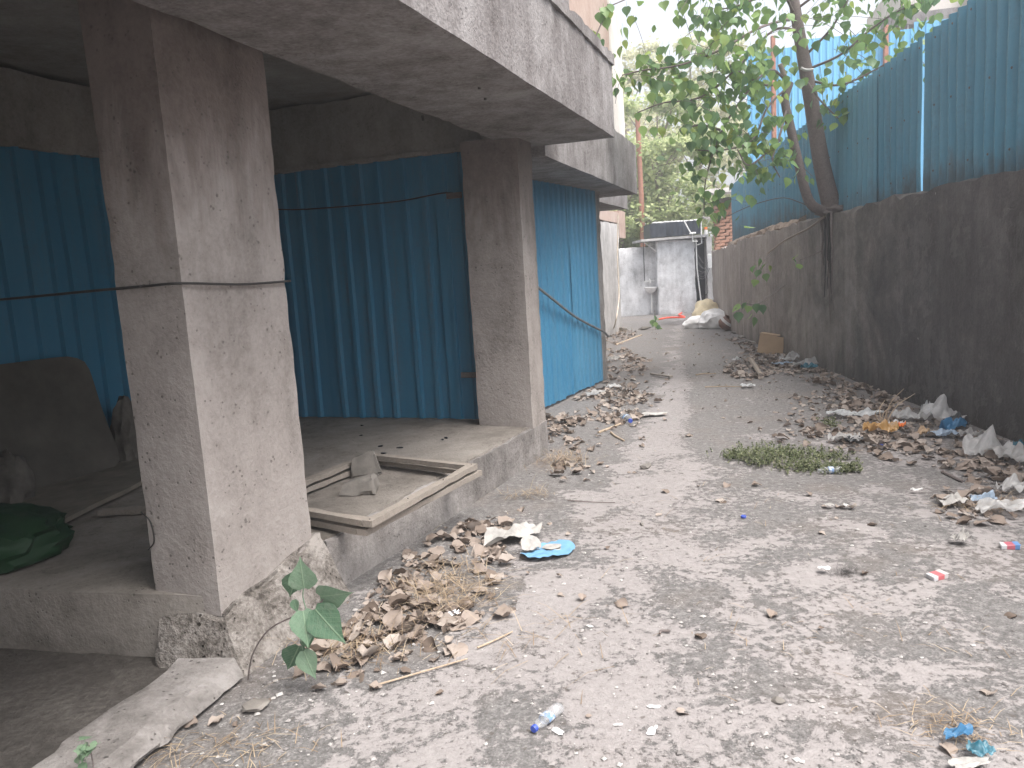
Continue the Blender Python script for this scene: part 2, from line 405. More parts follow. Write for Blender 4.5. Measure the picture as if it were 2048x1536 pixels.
M['fpale'] = film('pale_blue_film', (.42, .52, .64), .9)
M['fblack'] = film('black_plastic_film', (.05, .055, .06), .96)
M['fclear'] = film('clear_bottle_plastic', (.72, .73, .74), .30, .10)

def leaf_mat(name, stops, trans=.4, rough=.45, per='island', spec=.4):
    t = NT(name); r = t.island() if per == 'island' else t.orand()
    n = t.noise(t.pos(), 20, 4, .6)
    c = t.ramp(t.math('ADD', t.math('MULTIPLY', r, .8), t.math('MULTIPLY', n, .2)), stops)
    t.done(c, rough, t.bump(n, .2, .003), spec)
    tr = t.n('ShaderNodeBsdfTranslucent'); t.l(c, tr.inputs[0])
    m1 = t.n('ShaderNodeMixShader'); m1.inputs[0].default_value = trans; t.l(t.b.outputs[0], m1.inputs[1]); t.l(tr.outputs[0], m1.inputs[2])
    t.l(m1.outputs[0], t.out.inputs[0]); return t.m
G_ = [(.05, (.11, .20, .11)), (.45, (.18, .30, .12)), (.80, (.27, .40, .13)), (.99, (.34, .36, .07))]
M['leafi'] = leaf_mat('fig_leaf', G_, .45, .4)
M['leafo'] = leaf_mat('fig_leaf_single', G_, .45, .4, 'obj')
def vein_leaf():
    t = NT('sapling_leaf'); o = t.obj(); q = t.sep(o); r = t.orand()
    ax = t.math('ABSOLUTE', q[0])
    vv = t.math('ABSOLUTE', t.math('SINE', t.math('MULTIPLY', t.math('SUBTRACT', q[1], t.math('MULTIPLY', ax, .9)), 26.)))
    ve = t.math('MAXIMUM', t.ramp(vv, [(.04, .6), (.16, 0.)]), t.ramp(ax, [(.008, 1.), (.022, 0.)]))
    n = t.noise(o, 7, 4, .65)
    c = t.ramp(t.math('ADD', t.math('MULTIPLY', r, .6), t.math('MULTIPLY', n, .4)), [(.2, (.07, .145, .085)), (.5, (.125, .215, .135)), (.8, (.20, .295, .20))])
    c = t.mix(t.math('MULTIPLY', ve, .5), c, (.30, .40, .26))
    c = t.mix(t.ramp(t.noise(o, 3.3, 5, .7), [(.5, 0.), (.75, .4)]), c, (.30, .29, .26))
    t.done(c, .34, t.bump(t.math('ADD', ve, n), .25, .02), .5)
    tr = t.n('ShaderNodeBsdfTranslucent'); t.l(c, tr.inputs[0]); m1 = t.n('ShaderNodeMixShader'); m1.inputs[0].default_value = .2
    t.l(t.b.outputs[0], m1.inputs[1]); t.l(tr.outputs[0], m1.inputs[2]); t.l(m1.outputs[0], t.out.inputs[0]); return t.m
M['sapl'] = vein_leaf()
D_ = [(.05, (.10, .075, .06)), (.25, (.22, .175, .145)), (.6, (.32, .265, .228)), (.95, (.43, .375, .333))]
M['dryi'] = leaf_mat('dry_leaf_litter', D_, .12, .8, spec=.15)
M['dryo'] = leaf_mat('dry_leaf_single', D_, .12, .8, 'obj', spec=.15)
M['straw'] = leaf_mat('dry_grass', [(.1, (.20, .14, .09)), (.5, (.33, .25, .17)), (.9, (.46, .38, .28))], .1, .85, spec=.1)
M['weed'] = leaf_mat('weed_leaf', [(.05, (.07, .095, .045)), (.5, (.16, .19, .09)), (.95, (.33, .33, .20))], .3, .6)
M['far1'] = leaf_mat('far_tree_leaf', [(.05, (.30, .37, .18)), (.5, (.46, .53, .27)), (.95, (.64, .66, .38))], .5, .6)
M['far2'] = leaf_mat('far_pale_tree_leaf', [(.05, (.46, .48, .32)), (.5, (.62, .62, .42)), (.95, (.75, .72, .55))], .5, .6)
M['peb'] = leaf_mat('pebbles', [(.05, (.13, .12, .115)), (.5, (.28, .26, .25)), (.85, (.45, .43, .41)), (.98, (.68, .67, .66))], 0., .9, spec=.15)
# ------------------------------------------------------------------ ground
def graded(lo, hi, a, b, step):
    xs = list(np.arange(a, b+1e-6, step)); d = step
    x = a
    left = []
    while x > lo: d *= 1.35; x -= d; left.append(x)
    x = b; d = step; right = []
    while x < hi: d *= 1.35; x += d; right.append(x)
    return left[::-1] + xs + right
gx = graded(-260, 260, -2.2, 5.2, .09); gy = graded(-200, 420, 1.6, 18., .11)
V = [(x, y, hump(x, y)) for y in gy for x in gx]; nx_ = len(gx)
F = [(j*nx_+i, j*nx_+i+1, (j+1)*nx_+i+1, (j+1)*nx_+i) for j in range(len(gy)-1) for i in range(nx_-1)]
g_o = mk('ground', mesh('ground', V, F, 80), M['ground']); g_o['kind'] = 'structure'
# loose soil floor of the open ground-level bay on the left
V = []; F = []; n = 40
q = [Vector((-1.35, 3.06, 0)), Vector((-3.95, 3.7, 0)), Vector((-5.6, -.6, 0)), Vector((-2.75, -.6, 0))]
for j in range(n+1):
    for i in range(n+1):
        a, b = i/n, j/n; p = (q[0]*(1-a)+q[1]*a)*(1-b)+(q[3]*(1-a)+q[2]*a)*b
        e = min(a, 1-a, b, 1-b)
        V.append((p.x, p.y, hump(p.x, p.y)+.004+min(e*1.2, 1)*(.012+.022*abs(mn.noise((p.x*3, p.y*3, 0))))))
F = [(j*(n+1)+i, (j+1)*(n+1)+i, (j+1)*(n+1)+i+1, j*(n+1)+i+1) for j in range(n) for i in range(n)]
s_o = mk('soil_floor', mesh('soil_floor', V, F, 80), M['soil']); s_o['kind'] = 'structure'

# ------------------------------------------------------------------ the staggered concrete building on the left
bld = thing('concrete_building', 'weathered grey concrete building with open bays and overhanging slabs along the alley', 'building', (-1.2, 4.5, 0))
A1, A2 = (-1.21, 2.99), (-.98, 3.57); nv = Vector((.931, -.365))
A3 = (A2[0]-nv.x*.33, A2[1]-nv.y*.33); A4 = (A1[0]-nv.x*.33, A1[1]-nv.y*.33)
pl = hexa('platform', [(-1.225, 3.0), (.255, 6.295), (-2.5, 7.45), (-3.95, 3.66)], -.05, .275, M['floor'], bld, .085, .006, .03, seed=2)
tag(pl, 'dusty raised platform floor', None)
hexa('plinth_face', [(-.93, 3.63), (.268, 6.305), (.235, 6.32), (-.965, 3.65)], -.05, .268, M['plinth'], bld, .06, .005, .012, seed=3)
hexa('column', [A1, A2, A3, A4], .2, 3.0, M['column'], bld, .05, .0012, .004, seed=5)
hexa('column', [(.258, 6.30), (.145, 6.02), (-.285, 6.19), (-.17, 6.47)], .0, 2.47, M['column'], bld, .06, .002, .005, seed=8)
hexa('footing', [(-1.09, 2.86), (-.80, 3.62), (-1.3, 3.8), (-1.50, 2.98)], -.03, [.20, .33, .28, .22], M['footing'], bld, .022, .013, .03,
     t=[(-1.19, 2.965), (-.955, 3.60), (-1.3, 3.8), (-1.5, 3.10)], top=.03, seed=11)
# overhanging slabs, one per bay, each set back from the one before
In, I1 = (-3.85, -4.94), (-.07, 6.25); On, O1 = (-3.23, -5.55), (.911, 6.311)
OL = [Vector(On), Vector((-.303, 2.957)), Vector(O1)]; IL = [Vector(In), Vector((-.914, 3.571)), Vector((.15, 6.60))]
def slab_fn(u, v, w_):
    t = u*1.0
    if t < .55: k = t/.55; o_, i_ = OL[0].lerp(OL[1], k), IL[0].lerp(IL[1], k)
    else: k = (t-.55)/.45; o_, i_ = OL[1].lerp(OL[2], k), IL[1].lerp(IL[2], k)
    q = o_.lerp(i_, v); return (q.x, q.y, 2.452+.553*w_)
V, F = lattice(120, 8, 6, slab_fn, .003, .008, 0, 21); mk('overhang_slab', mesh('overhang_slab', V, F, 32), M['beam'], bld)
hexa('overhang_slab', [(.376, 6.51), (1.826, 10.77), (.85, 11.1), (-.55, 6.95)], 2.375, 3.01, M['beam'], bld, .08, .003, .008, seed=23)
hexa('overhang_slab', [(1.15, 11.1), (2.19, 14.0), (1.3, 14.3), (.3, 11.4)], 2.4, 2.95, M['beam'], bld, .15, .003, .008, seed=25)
hexa('slab_lip', [(-.6, 2.0), (.935, 6.335), (.80, 6.38), (-.73, 2.05)], 2.985, 3.065, M['beam'], bld, .06, .004, .012, seed=27)
K = (-2.35, 7.28)
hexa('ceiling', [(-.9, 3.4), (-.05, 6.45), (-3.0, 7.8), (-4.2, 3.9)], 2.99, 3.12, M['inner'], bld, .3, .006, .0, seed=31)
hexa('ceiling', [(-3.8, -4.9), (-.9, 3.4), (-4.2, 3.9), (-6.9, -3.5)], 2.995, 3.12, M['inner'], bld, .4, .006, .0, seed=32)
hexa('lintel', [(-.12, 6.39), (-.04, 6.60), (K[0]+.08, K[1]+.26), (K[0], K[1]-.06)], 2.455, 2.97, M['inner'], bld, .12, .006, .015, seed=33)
hexa('lintel_drip', [(-.22, 6.40), (-.20, 6.45), (K[0]+.02, K[1]+.0), (K[0], K[1]-.10)], 2.435, 2.475, M['inner'], bld, .08, .006, .012, seed=34)
ub = Vector((-.365, -.931)); Kv = Vector(K); nb = Vector((.931, -.365))
def bk(s, d): p = Kv + ub*s + nb*d; return (p.x, p.y)
hexa('lintel', [bk(.0, .05), bk(9.5, .05), bk(9.5, -.2), bk(.0, -.2)], 2.455, 2.955, M['inner'], bld, .15, .006, .015, seed=35)
hexa('added_shade_wall', [(-1.98, 1.55), (-1.93, 1.7), (-5.0, 2.75), (-5.05, 2.6)], 0, 3.0, M['inner'], bld, .4, .004, 0)  # unseen wall, added to block light and darken the left bay
hexa('back_wall', [bk(-.3, -.22), bk(9.5, -.22), bk(9.5, -.4), bk(-.3, -.4)], 0, 3.0, M['inner'], bld, .5, .004, 0)
hexa('back_wall', [(-.02, 6.62), (.05, 6.8), (K[0]+.0, K[1]+.5), (K[0]-.1, K[1]+.3)], 0, 3.0, M['inner'], bld, .5, .004, 0)
# second and third bays: posts, walls
hexa('post', [(1.155, 9.93), (1.25, 10.16), (1.0, 10.27), (.9, 10.03)], 0, 2.39, M['plinth'], bld, .08, .004, .012, seed=41)
hexa('side_wall', [(.55, 10.3), (1.20, 13.0), (-.3, 13.4), (-.9, 10.8)], 0, 2.42, M['inner'], bld, .4, .004, .01)
hexa('plaster_wall', [(1.33, 14.0), (2.53, 17.55), (.6, 18.2), (-.4, 14.6)], 0, 2.33, M['pale2'], bld, .12, .008, .02, seed=43)
hexa('fascia', [(1.38, 14.1), (2.62, 17.8), (1.5, 18.2), (.4, 14.5)], 2.34, 2.56, M['pink'], bld, .25, .004, .012)
hexa('pier', [(2.56, 17.62), (2.80, 18.3), (2.45, 18.4), (2.28, 17.72)], 2.02, 2.62, M['pink'], bld, .2, .004, .01)
hexa('upper_wall', [(-3.5, -5.4), (.62, 6.42), (.35, 6.52), (-3.8, -5.3)], 3.008, 7.6, M['beam'], bld, .35, .005, .01, seed=45)
hexa('upper_wall', [(.62, 7.0), (1.33, 9.35), (.6, 9.6), (-.2, 7.2)], 3.014, 7.6, M['pink'], bld, .35, .005, .01)
hexa('corner_pier', [(1.30, 9.30), (1.39, 9.60), (1.2, 9.66), (1.1, 9.36)], 3.014, 7.6, M['cream'], bld, .3, .004, .01)
hexa('upper_wall', [(1.45, 11.5), (2.12, 13.5), (1.3, 13.8), (.7, 11.8)], 2.955, 5.4, M['cream'], bld, .3, .005, .01)
for p in ((969, 178), (957, 156), (845, 220)):            # small bolt stubs left in the soffit
    c = flat(p[0], p[1]+18, 2.452)
    v, f = tube([c+Vector((0, 0, .02)), c+Vector((.004, 0, -.012))], .008, 6); mk('bolt_stub', mesh('bolt_stub', v, f), M['steel'], bld)

kerb = hexa('kerb', [(-1.085, 2.85), (-1.385, 2.87), (-1.92, 1.2), (-1.56, 1.2)], [.022, -.02, -.02, .022], [.075, .085, .08, .07], M['kerb'], None, .025, .007, .022,
            t=[(-1.14, 2.90), (-1.36, 2.90), (-1.86, 1.2), (-1.60, 1.2)], top=.010, seed=51)
tag(kerb, 'broken grey concrete kerb strip with cracked edge below the near column', 'kerb')

# ------------------------------------------------------------------ corrugated steel
def corr(name, p0, p1, z0, z1, pitch, amp, kind, mat, parent, nz=9, dent=.006, seed=0., ragged=0., lean=0.):
    p0 = Vector(p0); p1 = Vector(p1); d = (p1-p0); L = d.length; d.normalize(); nrm = Vector((d.y, -d.x))
    xs = []
    if kind == 'sine':
        nn = int(L/pitch*8); xs = [(L*i/nn, amp*math.sin(2*math.pi*L*i/nn/pitch)) for i in range(nn+1)]
    else:
        k = 0
        while k*pitch < L:
            for a, h in ((0, 0), (.62, 0), (.70, 1), (.90, 1), (.98, 0)):
                if k*pitch+a*pitch <= L: xs.append((k*pitch+a*pitch, amp*h))
            k += 1
        xs.append((L, 0))
    za = z0 if hasattr(z0, '__len__') else (z0, z0); zb = z1 if hasattr(z1, '__len__') else (z1, z1)
    V = []; F = []; m = len(xs); th = .0025
    for side in (0, 1):
        for k in range(nz+1):
            for x, h in xs:
                t = x/L; lo = za[0]*(1-t)+za[1]*t; hi = zb[0]*(1-t)+zb[1]*t
                if ragged and k == 0: lo += ragged*mn.noise((x*5, seed, 0))
                if k == nz: hi += .012*mn.noise((x*3, seed, 4))
                z = lo+(hi-lo)*k/nz
                off = h + dent*2*mn.noise((x*1.3+seed, z*1.1, 3)) + dent*mn.noise((x*4+seed, z*3, 8)) + lean*(z-lo) - side*th
                q = p0+d*x+nrm*off; V.append((q.x, q.y, z))
    o = (nz+1)*m
    for k in range(nz):
        for i in range(m-1):
            a = k*m+i; F.append((a, a+1, a+m+1, a+m)); F.append((o+a, o+a+m, o+a+m+1, o+a+1))
    for i in range(m-1):
        a = nz*m+i; F.append((a, a+1, o+a+1, o+a)); F.append((i+1, i, o+i, o+i+1))
    for k in range(nz):
        F.append((k*m, (k+1)*m, o+(k+1)*m, o+k*m)); a = k*m+m-1; F.append((a+m, a, o+a, o+a+m))
    return mk(name, mesh(name, V, F, 28), mat, parent)

s1a, s1b = Vector((-.26, 6.485)), Vector(K)
pt = thing('corrugated_partition', 'dark blue ribbed metal sheet partition closing the open bay beside the second column', 'metal partition', (-1.2, 6.85, .28))
dd = (s1a-s1b); 
for i, (a, b, off) in enumerate(((0., .36, 0), (.35, .70, .004), (.69, .93, .010))):
    nn = Vector((-dd.y, dd.x)).normalized()*(-off)
    corr('sheet', s1b+dd*a+nn, s1b+dd*b+nn, .28, 2.47, .172, .028, 'trap', M['blue1'], pt, seed=i*7.)
nn = Vector((dd.y, -dd.x)).normalized()
corr('sheet', s1b+dd*.88+nn*.05, s1b+dd*1.0+nn*.05, .285, 2.44, .12, .022, 'trap', M['blue1'], pt, seed=40., dent=.012)
for px, py in ((908, 391), (937, 750)):
    c = at(px, py, 6.33); v, f = box(c, (.13, .012, .045), R(-20), .003); mk('strap', mesh('strap', v, f), M['steel'], pt)
pt2 = thing('corrugated_partition', 'blue ribbed metal sheets at the back of the dim bay behind the nearest column', 'metal partition', (-3.2, 5.2, .28))
for i in range(7):
    a, b = bk(i*.98-.0, .01+.004*(i % 2)), bk(i*.98+1.0, .01+.004*(i % 2))
    corr('sheet', b, a, .26, 2.47, .172, .028, 'trap', M['blue1'], pt2, seed=60+i*3.)
pt3 = thing('corrugated_partition', 'bright blue corrugated sheets filling the set-back bay beyond the second column', 'metal partition', (.8, 9.1, 0))
e0, e1 = Vector((-.1, 7.33)), Vector((1.15, 9.93))
for i in range(3):
    a = e0+(e1-e0)*(i/3); b = e0+(e1-e0)*(i/3+.345 if i < 2 else 1)
    off = Vector(((e1-e0).y, -(e1-e0).x)).normalized()*(.005*i)
    corr('sheet', a+off, b+off, (.035, .035), (2.385, 2.385), .15, .018, 'trap', M['blue2'], pt3, seed=90+i*5., ragged=.03)

# ------------------------------------------------------------------ boundary wall on the right
WP = [(3.50, 1.0), (3.60, 3.5), (3.70, 5.6), (3.83, 7.8), (3.97, 10.), (4.12, 13.0), (4.42, 15.75), (4.88, 18.8)]
WH = [2.02, 2.01, 1.995, 1.975, 1.925, 1.82, 1.70, 1.62]
WL = [0]
for a, b in zip(WP, WP[1:]): WL.append(WL[-1]+math.dist(a, b))
def wall_at(s):
    s = max(0, min(s, WL[-1]-1e-6))
    for i in range(len(WP)-1):
        if s <= WL[i+1]:
            t = (s-WL[i])/(WL[i+1]-WL[i]); a = Vector(WP[i]); b = Vector(WP[i+1]); d = (b-a).normalized()
            return a+(b-a)*t, Vector((d.y, -d.x)), WH[i]+(WH[i+1]-WH[i])*t
def wall_s(y):
    for i in range(len(WP)-1):
        if y <= WP[i+1][1]: return WL[i]+(y-WP[i][1])/(WP[i+1][1]-WP[i][1])*(WL[i+1]-WL[i])
    return WL[-1]
def wfn(u, v, w_):
    p, n, h = wall_at(u*WL[-1]); q = p+n*(v*.26); return (q.x, q.y, -.1+w_*(h+.1))
V, F = lattice(130, 3, 16, wfn, .010, .035, .03, 71)
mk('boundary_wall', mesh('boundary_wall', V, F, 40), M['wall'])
bw = bpy.data.objects['boundary_wall']; tag(bw, 'long dark stained plaster boundary wall along the right of the alley', 'wall')
def wall_pt(y, z, out=0.):                      # a point on the alley face of the wall
    p, n, h = wall_at(wall_s(y)); q = p-n*out; return Vector((q.x, q.y, z))
# fence of blue corrugated sheets standing on the wall
fz = [(1.0, 3.5), (6.713, 3.43), (7.3, 3.385), (8.187, 3.33), (9.56, 3.30), (10.5, 3.19), (12.9, 3.07), (15.98, 2.85), (19, 2.7)]
def ftop(y):
    for (a, b), (c, d) in zip(fz, fz[1:]):
        if y <= c: return b+(d-b)*(y-a)/(c-a)
    return fz[-1][1]
fen = thing('corrugated_fence', 'tall weathered blue corrugated sheet fence standing on the boundary wall', 'fence', (3.9, 9., 1.9))
ys = [3.4, 4.45, 5.5, 6.55, 7.555, 7.60, 8.63, 9.66, 10.7, 11.75, 12.8, 13.85, 14.9, 15.95]
for i, (a, b) in enumerate(zip(ys, ys[1:])):
    if b-a < .1: continue
    P0, n0, h0 = wall_at(wall_s(a)); P1, n1, h1 = wall_at(wall_s(b+(.09 if i != 3 else 0)))
    off = .14+.006*(i % 2)
    rr = random.Random(i*31)
    z1a, z1b = ftop(a)+rr.uniform(-.012, .012), ftop(b)+rr.uniform(-.012, .012)
    corr('sheet', P1+n1*off, P0+n0*off, (h1-.06, h0-.06), (z1b, z1a), .150, .028, 'sine', M['blue3'], fen, nz=8, seed=120+i*3.1, dent=.006, lean=rr.uniform(-.012, .012))
def screws(parent, pts, rad, nrm):
    V = []; F = []
    for p in pts:
        v, f = tube([p, p+nrm*.006], [rad, rad*.6], 6); o = len(V); V += v; F += [tuple(i+o for i in q) for q in f]
    o = mk('screws', mesh('screws', V, F), M['steel'], parent); o['kind'] = 'stuff'
sc = []
for y in np.arange(4.0, 15.9, .30):
    P, n, h = wall_at(wall_s(y)); rr = random.Random(int(y*100))
    for fr in (.12, .52, .93):
        if rr.random() < .15: continue
        q = P+n*(.14-.032); sc.append(Vector((q.x, q.y, h+(ftop(y)-h)*fr+rr.uniform(-.012, .012))))
screws(fen, sc, .012, Vector((-1, 0, 0)))
# loose mortar packed along the foot of the far sheets
for a, b in ((10.9, 12.6), (12.4, 14.2), (14.0, 16.1)):
    P0, n0, h0 = wall_at(wall_s(a)); P1, n1, h1 = wall_at(wall_s(b))
    q = [P0+n0*.01, P1+n1*.01, P1+n1*.13, P0+n0*.13]
    hexa('mortar', [(p.x, p.y) for p in q], [h0-.03, h1-.03, h1-.03, h0-.03], [h0+.035, h1+.035, h1+.10, h0+.08], M['mortar'], bw, .05, .014, .04, top=.05, seed=a)

# ------------------------------------------------------------------ far barricade, far building
bar = thing('barricade', 'tall bright sky-blue metal barricade seen behind the fence and the fig tree', 'barricade', (8.4, 19, 0))
for i in range(6):
    x0 = 5.9+i*1.22
    corr('sheet', (x0, 19.2-.15*i), (x0+1.24, 19.2-.15*(i+1)), 0, 6.15+.05*math.sin(i*2.1)+i*.10, .15, .02, 'trap', M['blue4'], bar, nz=5, seed=200+i)
for x, y in ((6.45, 19.0), (8.9, 18.7), (11.4, 18.3)):
    v, f = box((x, y, 3.2), (.09, .09, 6.4), 0, .005); mk('post', mesh('post', v, f), M['rust'], bar)
fb = thing('distant_building', 'beige distant building with grey balcony slab above the fence at upper right', 'building', (14, 25, 0))
hexa('wall', [(11.9, 24), (19, 22.5), (20, 27), (12.9, 28.5)], 0, 9.2, M['cream'], fb, .8, .005, .01)
hexa('balcony_slab', [(11.1, 23.2), (13.0, 22.8), (13.2, 23.7), (11.3, 24.1)], 7.55, 7.85, M['beam'], fb, .4, .005, .01)
hexa('balcony_slab', [(13.2, 22.8), (19.0, 21.6), (19.2, 22.5), (13.4, 23.7)], 8.3, 8.5, M['cream'], fb, .6, .005, .01)
for i in range(9):
    x = 11.2+i*.22; v, f = tube([(x, 23.2-.2*i*.1, 7.0), (x, 23.2-.2*i*.1, 7.55)], .02, 6); mk('baluster', mesh('baluster', v, f), M['paper'], fb)

# ------------------------------------------------------------------ far end: compound wall, washroom block, tank, pillar
cw = hexa('compound_wall', [(2.2, 22.15), (4.3, 22.0), (4.3, 22.25), (2.2, 22.4)], -.05, [1.83, 1.88, 1.88, 1.83], M['pale'], None, .12, .012, .03, top=.03, seed=81)
tag(cw, 'pale grey plastered compound wall closing the alley end left of the washroom', 'wall')
shed = thing('washroom_block', 'small whitewashed plaster washroom block with slab roof at the alley end', 'washroom', (4.7, 21.8, 0))
hexa('wall', [(4.14, 21.66), (5.17, 21.62), (5.25, 23.2), (4.2, 23.3)], -.05, 2.0, M['pale'], shed, .1, .014, .03, seed=83)
hexa('roof_slab', [(3.68, 21.50), (5.50, 21.40), (5.6, 23.3), (3.75, 23.4)], [2.0, 2.02, 2.02, 2.0], [2.06, 2.09, 2.09, 2.06], M['pale2'], shed, .15, .008, .02, seed=85)
hexa('side_wall', [(5.47, 21.6), (5.62, 21.6), (5.66, 23.1), (5.52, 23.1)], 0, 2.03, M['pale2'], shed, .15, .01, .02, seed=86)
v, f = box((5.32, 21.95, .98), (.34, .05, 1.96), R(-3), .004); dr = mk('door', mesh('door', v, f), M['black'], shed)
v, f = box((5.24, 21.90, 1.0), (.035, .03, .14), 0, .004); mk('handle', mesh('handle', v, f), M['steel'], dr)
for pts in ([(3.85, 21.95, 1.99), (4.15, 21.8, 1.72)], [(5.18, 21.56, 2.0), (5.19, 21.57, 1.2), (5.30, 21.58, .10)], [(5.32, 21.50, 2.55), (5.32, 21.52, 1.86), (5.20, 21.52, 1.83)],
            [(4.98, 21.42, 2.13), (5.06, 21.42, 2.13), (5.06, 21.44, 1.93), (5.20, 21.45, 1.92)], [(4.85, 21.5, 2.5), (5.02, 21.43, 2.14)]):
    v, f = tube(pts, .017, 7); mk('pipe', mesh('pipe', v, f, 40), M['pvc'], shed)
v, f = tube([(5.0, 21.40, 2.14), (5.14, 21.40, 2.14)], .028, 8); mk('valve', mesh('valve', v, f, 40), M['pvc'], shed)
v, f = box((5.50, 21.45, 1.38), (.11, .09, .38), R(-6), .012); eb = tag(mk('meter_box', mesh('meter_box', v, f), M['pvc']), 'small cream electric meter box beside the black washroom door', 'meter box')
for i in range(7):
    r = random.Random(i); a = Vector((5.46, 21.42, 1.42-i*.035)); b = Vector((5.2, 21.5, 1.5-.1*i+r.uniform(-.1, .1)))
    v, f = tube(smooth_path([a, (a+b)/2+Vector((0, -.04, -.08-r.random()*.1)), b], 5), .006, 5)
    mk('electric_wire', mesh('electric_wire', v, f, 60), M['cable'], eb)
v, f = tube(smooth_path([(5.5, 21.44, 1.2), (5.40, 21.45, .9), (5.44, 21.45, .55), (5.27, 21.46, .42)], 6), .008, 5); mk('electric_wire', mesh('electric_wire', v, f, 60), M['wire'], eb)
# black loft tank with ribs, rubble along its top
tk = thing('water_tank', 'black rectangular water tank standing on the washroom roof', 'water tank', (4.7, 22, 2.09))
V, F = lattice(40, 8, 5, lambda u, v, w_: (3.97+1.42*u+.005*(1 if int(u*40+.01) % 4 < 2 else -1), 21.72+1.0*v+.02*(1 if int(u*40+.01) % 4 < 2 else 0), 2.095+.37*w_+.03*u), .004, .015, .01, 88)
mk('tank_body', mesh('tank_body', V, F, 40), M['tank'], tk)
for i in range(16):
    r = random.Random(i+5); c = Vector((4.05+r.random()*1.25, 21.8+r.random()*.3, 2.49))
    bm = bmesh.new(); bmesh.ops.create_icosphere(bm, subdivisions=2, radius=1)
    for vv in bm.verts: vv.co = Vector((vv.co.x*.09, vv.co.y*.08, vv.co.z*.035))*(1+.35*mn.noise(vv.co*2+Vector((i, 0, 0)))) + c
    me = bpy.data.meshes.new('lime_lump'); bm.to_mesh(me); bm.free(); mk('lime_lump', me, M['paper'], tk)
v, f = lathe([(.0, 0), (.05, 0), (.05, .10), (.035, .13)], 12); ob = mk('jerrycan', mesh('jerrycan', v, f, 40), M['paper'], None, (5.5, 21.75, 2.095)); tag(ob, 'small white bottle with an orange cap on the washroom roof', 'bottle')
v, f = lathe([(.0, .13), (.045, .13), (.045, .20), (.0, .20)], 12); mk('lid', mesh('lid', v, f, 40), M['orange'], ob)
# wash basin
bs = thing('wash_basin', 'white ceramic wash basin under a tap in the corner of the alley end', 'basin', (3.98, 22.0, 0))
prof = [(.0, .0), (.05, 0), (.12, .05), (.175, .12), (.19, .16), (.175, .165), (.15, .13), (.09, .07), (.0, .055)]
v, f = lathe(prof, 20); v = [Vector((3.97+p.x, 21.83+p.y*.9, .60+p.z)) for p in v]; mk('bowl', mesh('bowl', v, f, 50), M['ceramic'], bs)
v, f = tube([(3.99, 21.86, .62), (3.99, 21.88, .42), (4.0, 21.95, .05)], .02, 7); mk('drain_pipe', mesh('drain_pipe', v, f, 40), M['pvc'], bs)
v, f = tube([(3.82, 21.97, .93), (4.10, 21.97, .93)], .012, 6); mk('supply_pipe', mesh('supply_pipe', v, f, 40), M['pvc'], bs)
v, f = tube([(3.97, 21.97, .98), (3.97, 21.90, .95), (3.97, 21.86, .88)], .016, 6); mk('tap', mesh('tap', v, f, 40), M['pvc'], bs)
v, f = tube([(3.83, 21.97, 1.98), (3.83, 21.97, .93)], .012, 6); mk('supply_pipe', mesh('supply_pipe', v, f, 40), M['wire'], bs)
# brick pillar and low tin roof at the end of the boundary wall
pil = thing('brick_pillar', 'red brick pillar at the far end of the boundary wall', 'pillar', (4.75, 17.3, 1.65))
bmesh_brick = None; bv, bf = box((0, 0, 0), (.205, .10, .058), 0, .006); brick_me = mesh('brick', bv, bf); brick_me.materials.append(M['brick'])
bv, bf = box((0, 0, 0), (.11, .205, .058), 0, .006); brick2_me = mesh('brick_end', bv, bf); brick2_me.materials.append(M['brickd'])
v, f = box((4.74, 17.25, 2.18), (.36, .19, 1.06), 0, .003); mk('mortar_core', mesh('mortar_core', v, f), M['mortar'], pil)
for k in range(15):
    r = random.Random(k)
    for j, x in enumerate((4.63, 4.85) if k % 2 else (4.56, 4.72, 4.88)):
        o = mk('brick', brick_me, None, pil, (x+r.uniform(-.006, .006), 17.14+r.uniform(-.008, .006), 1.66+k*.071))
        o.rotation_euler = (r.uniform(-.02, .02), R(-6), 0)
        if k % 2 == 0 and j != 1: o.scale.x = .55
    o = mk('brick', brick2_me, None, pil, (4.985, 17.26, 1.66+k*.071)); o.scale.y = .95
rf = thing('tin_roof', 'grey tin lean-to roof edge over the brick pillar', 'roof', (4.9, 17.4, 2.7))
hexa('roof_sheet', [(4.45, 16.85), (5.6, 16.75), (5.7, 18.4), (4.6, 18.6)], [2.74, 2.80, 3.0, 2.96], [2.79, 2.86, 3.06, 3.01], M['tin'], rf, .12, .012, .02, seed=92)
hexa('roof_beam', [(4.5, 16.95), (5.5, 16.85), (5.5, 16.95), (4.5, 17.05)], [2.60, 2.64, 2.64, 2.60], [2.70, 2.75, 2.75, 2.70], M['board'], rf, .15, .004, .01)
hexa('eave_board', [(4.30, 17.0), (4.66, 16.95), (4.7, 17.4), (4.35, 17.5)], [2.27, 2.27, 2.33, 2.33], [2.30, 2.31, 2.37, 2.36], M['tin'], rf, .08, .012, .02, seed=94)
# red pole
v, f = tube([(4.55, 26.4, -.1), (4.60, 26.4, 3.0), (4.56, 26.4, 6.2)], [.085, .085, .08], 10)
tag(mk('steel_pole', mesh('steel_pole', v, f, 40), M['rust']), 'tall rusty red pole behind the black water tank', 'pole')
